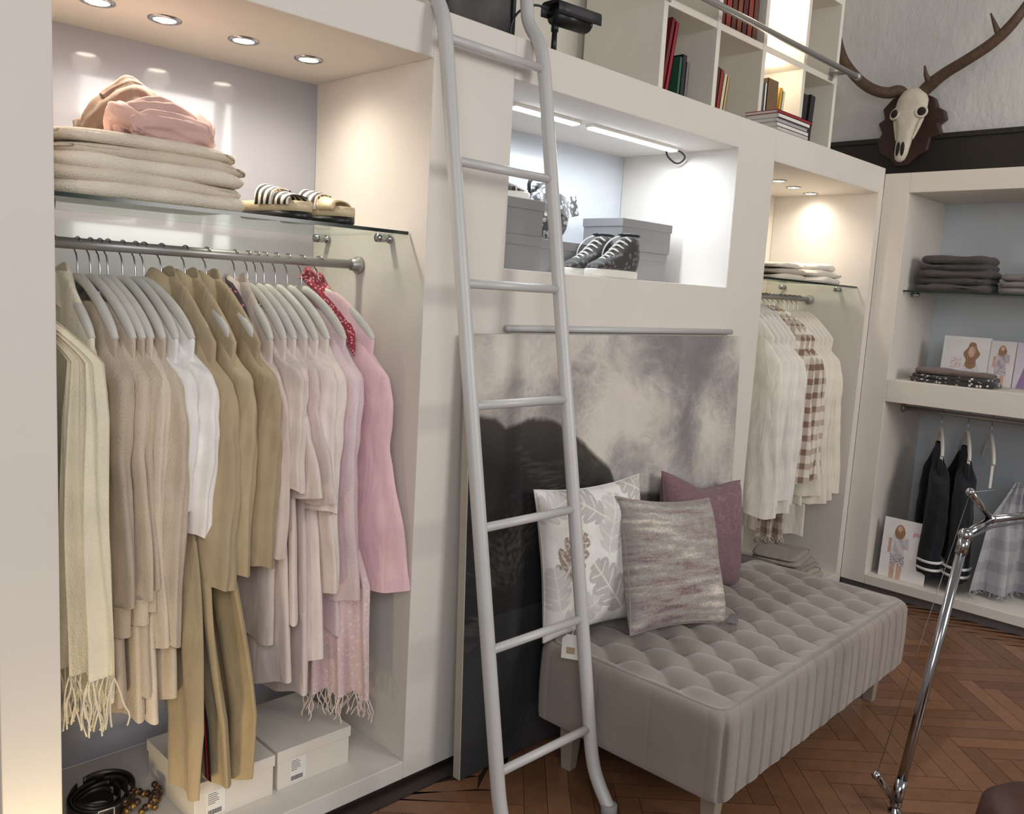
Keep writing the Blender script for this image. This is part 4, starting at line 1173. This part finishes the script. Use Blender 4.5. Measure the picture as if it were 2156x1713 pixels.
photo_card('landscape photo card of a long-haired woman on the middle shelf', (5.24, -.415, 1.241), -PI / 2, .08, .25, .26, lambda u, v: figure(u, v, False, .62, (226, 220, 224)) or ((226, 190, 194) if (.2 < u < .42 and .32 < v < .55 and noise.noise(Vector((u * 30, v * 30, 0))) > 0) else bgc))
photo_card('narrow photo card of a standing woman beside the landscape card', (5.24, -.60, 1.241), -PI / 2, .08, .13, .25, lambda u, v: figure(u, v, True, .5, (200, 188, 198), 1.8) or (230, 220, 220))
photo_card('purple-toned photo card cut by the right photo edge', (5.24, -.73, 1.241), -PI / 2, .08, .12, .25, lambda u, v: figure(u, v, False, .5, (150, 124, 168)) or (216, 206, 220))

# ---------------------------------------------------------------- skull with antlers
SK = mat('old_bone', (208, 199, 180), .6, var=.14, vs=14, bump=.25, bs=40)
ANT = mat('antler_brown', (84, 64, 50), .6, var=.25, vs=12, bump=.5, bs=40)
PLQ = mat('plaque_wood', (62, 40, 34), .45, var=.2, vs=12)
t = thing('deer_skull', 'bleached deer skull with dark antlers mounted on a carved plaque', 'mounted skull', at(1920, 280, x=5.455))
O = t.location.copy()
pl = [(1884, 208), (1862, 232), (1866, 252), (1852, 262), (1860, 282), (1850, 300), (1856, 325), (1878, 338), (1888, 352), (1912, 350), (1932, 330), (1955, 318), (1962, 292), (1985, 284), (1978, 262), (1994, 250), (1990, 232), (1976, 226), (1970, 206), (1945, 196), (1915, 198)]
poly = [(lambda p: (p.y - O.y, p.z - O.z))(at(a, b, x=5.44)) for a, b in pl]
MB().prism(poly, -.04, .02, 'x').build('plaque', PLQ, t, False, .008)
A0 = at(1928, 188, x=5.36) - O; A1 = at(1893, 340, x=5.24) - O
axv = (A1 - A0); axn = axv.normalized(); side = Vector((0, 1, 0)); side = (side - axn * side.dot(axn)).normalized(); frt = axn.cross(side).normalized()
if frt.x > 0: frt = -frt
prof = [(0, .035, .03), (.05, .066, .05), (.15, .086, .062), (.25, .088, .066), (.33, .094, .062), (.40, .082, .056), (.48, .060, .052), (.58, .050, .048), (.68, .044, .042), (.8, .040, .034), (.9, .037, .028), (.97, .028, .02), (1.0, .012, .01)]
rings = []
for s, a, b in prof:
    c = A0 + axv * s
    rings.append([c + side * (a * cos(2 * PI * j / 32)) + frt * (b * sin(2 * PI * j / 32) * (1 + .12 * cos(4 * PI * j / 32) - .10 * math.exp(-((s - .62) / .12) ** 2))) for j in range(32)])
MB().loft(rings).build('skull', SK, t)
DK = mat('socket_dark', (38, 30, 26), .9)
for sg in (-1, 1):
    c = A0 + axv * .36 + side * (sg * .074) + frt * .030
    MB().ball(c, .020, .024, .026, 16, 10).build('eye_socket', DK, t)
    MB().tube([c + side * (.029 * cos(2 * PI * k / 16)) + axn * (.032 * sin(2 * PI * k / 16)) + frt * (.002 - .012 * sg * cos(2 * PI * k / 16)) for k in range(17)], .007, 8).build('eye_rim', SK, t)
    MB().tube([A0 + axv * .42 + side * (sg * .075) + frt * .005, A0 + axv * .56 + side * (sg * .060) - frt * .0, A0 + axv * .70 + side * (sg * .046)], [.014, .012, .006], 10, 1).build('cheek_bone', SK, t)
for sg in (-1, 1):
    c = A0 + axv * .86 + side * (sg * .013) + frt * .024
    MB().ball(c, .010, .011, .045, 14, 10).build('nose_opening', DK, t)
def antler(pts, xs): return [at(a, b, x=x_) - O for (a, b), x_ in zip(pts, xs)]
m = MB()
m.tube(antler([(1905, 200), (1893, 190), (1866, 198), (1825, 184), (1790, 150), (1768, 112), (1758, 40), (1770, -40)], [5.36, 5.35, 5.32, 5.29, 5.27, 5.25, 5.25, 5.25]), [.028, .038, .033, .031, .030, .028, .022, .012], 12, 2)
m.build('antler', ANT, t)
m = MB()
m.tube(antler([(1938, 198), (1950, 186), (1985, 156), (2040, 124), (2100, 84), (2150, 30), (2190, -40)], [5.36, 5.35, 5.32, 5.29, 5.27, 5.26, 5.26]), [.028, .039, .032, .030, .030, .027, .012], 12, 2)
m.tube(antler([(1962, 178), (1950, 162), (1947, 138)], [5.33, 5.31, 5.29]), [.022, .015, .005], 10, 1)
m.tube(antler([(2106, 80), (2096, 55), (2086, 28)], [5.27, 5.26, 5.25]), [.020, .014, .004], 10, 1)
m.build('antler', ANT, t)

# ---------------------------------------------------------------- chrome lamp stand in the foreground
J0 = at(1886, 1690, y=-1.135); J1 = at(2033, 1126, y=-1.16)
t = thing('articulated_lamp', 'chrome articulated lamp arm with thin tension wires, foreground right', 'lamp', (J0.x, J0.y, 0))
O = t.location.copy()
a = J0 - O; b = J1 - O
m = MB(); m.tube([a, b], .0155, 18).build('lower_arm', CHROME, t)
MB().tube([a + (b - a) * .005, a + (b - a) * .085], .0185, 18).build('collar', CHROME, t)
MB().tube([a + (b - a) * .93, a + (b - a) * .99], .0185, 18).build('collar', CHROME, t)
c = at(2086, 1092, y=-1.17) - O; d = at(2043, 1036, y=-1.17) - O; e_ = at(2250, 1076, y=-1.2) - O
m = MB(); m.tube([b, c], .014, 12); m.ball(b, .024, .024, .024, 16, 10); m.ball(c, .018, .018, .018, 14, 8); m.tube([c, d], .011, 10); m.ball(d, .015, .015, .015, 12, 8); m.build('joint', CHROME, t)
MB().tube([c, e_], .0135, 14).build('upper_arm', CHROME, t)
g = at(1845, 1632, y=-1.135) - O
m = MB(); m.tube([a, g], .010, 10); m.ball(g, .014, .014, .014, 12, 8); m.ball(a, .02, .02, .02, 14, 8); m.build('joint', CHROME, t)
m = MB(); m.tube([g, d], .0011, 6); m.tube([d, at(2250, 1016, y=-1.2) - O], .0011, 6); m.build('tension_wire', WIRE, t)
MB().tube([b + Vector((0, -.02, 0)), c + Vector((.0, -.02, -.015)), e_ + Vector((0, -.02, -.03))], .005, 8, 1).build('cable', mat('grey_cable', (80, 82, 88), .5), t)
MB().lathe([(.012, max(a.z, .02)), (.014, .012), (.022, .006), (.022, 0), (.001, 0)], (0, 0, 0), 'z', 20).build('clamp', CHROME, t)

# brown upholstered pouf, bottom right corner
p = at(2212, 1692, z=.37)
t = thing('pouf', 'reddish brown rounded upholstered seat edge in the bottom right corner', 'seat', (p.x, p.y, 0))
MB().lathe([(.001, 0), (.12, 0), (.15, .02), (.165, .12), (.168, .24), (.155, .33), (.12, .36), (.06, .37), (.001, .372)], (0, 0, 0), 'z', 40).build('cushion_body', mat('brown_leather', (72, 40, 32), .5, var=.1, bump=.2, bs=60), t)
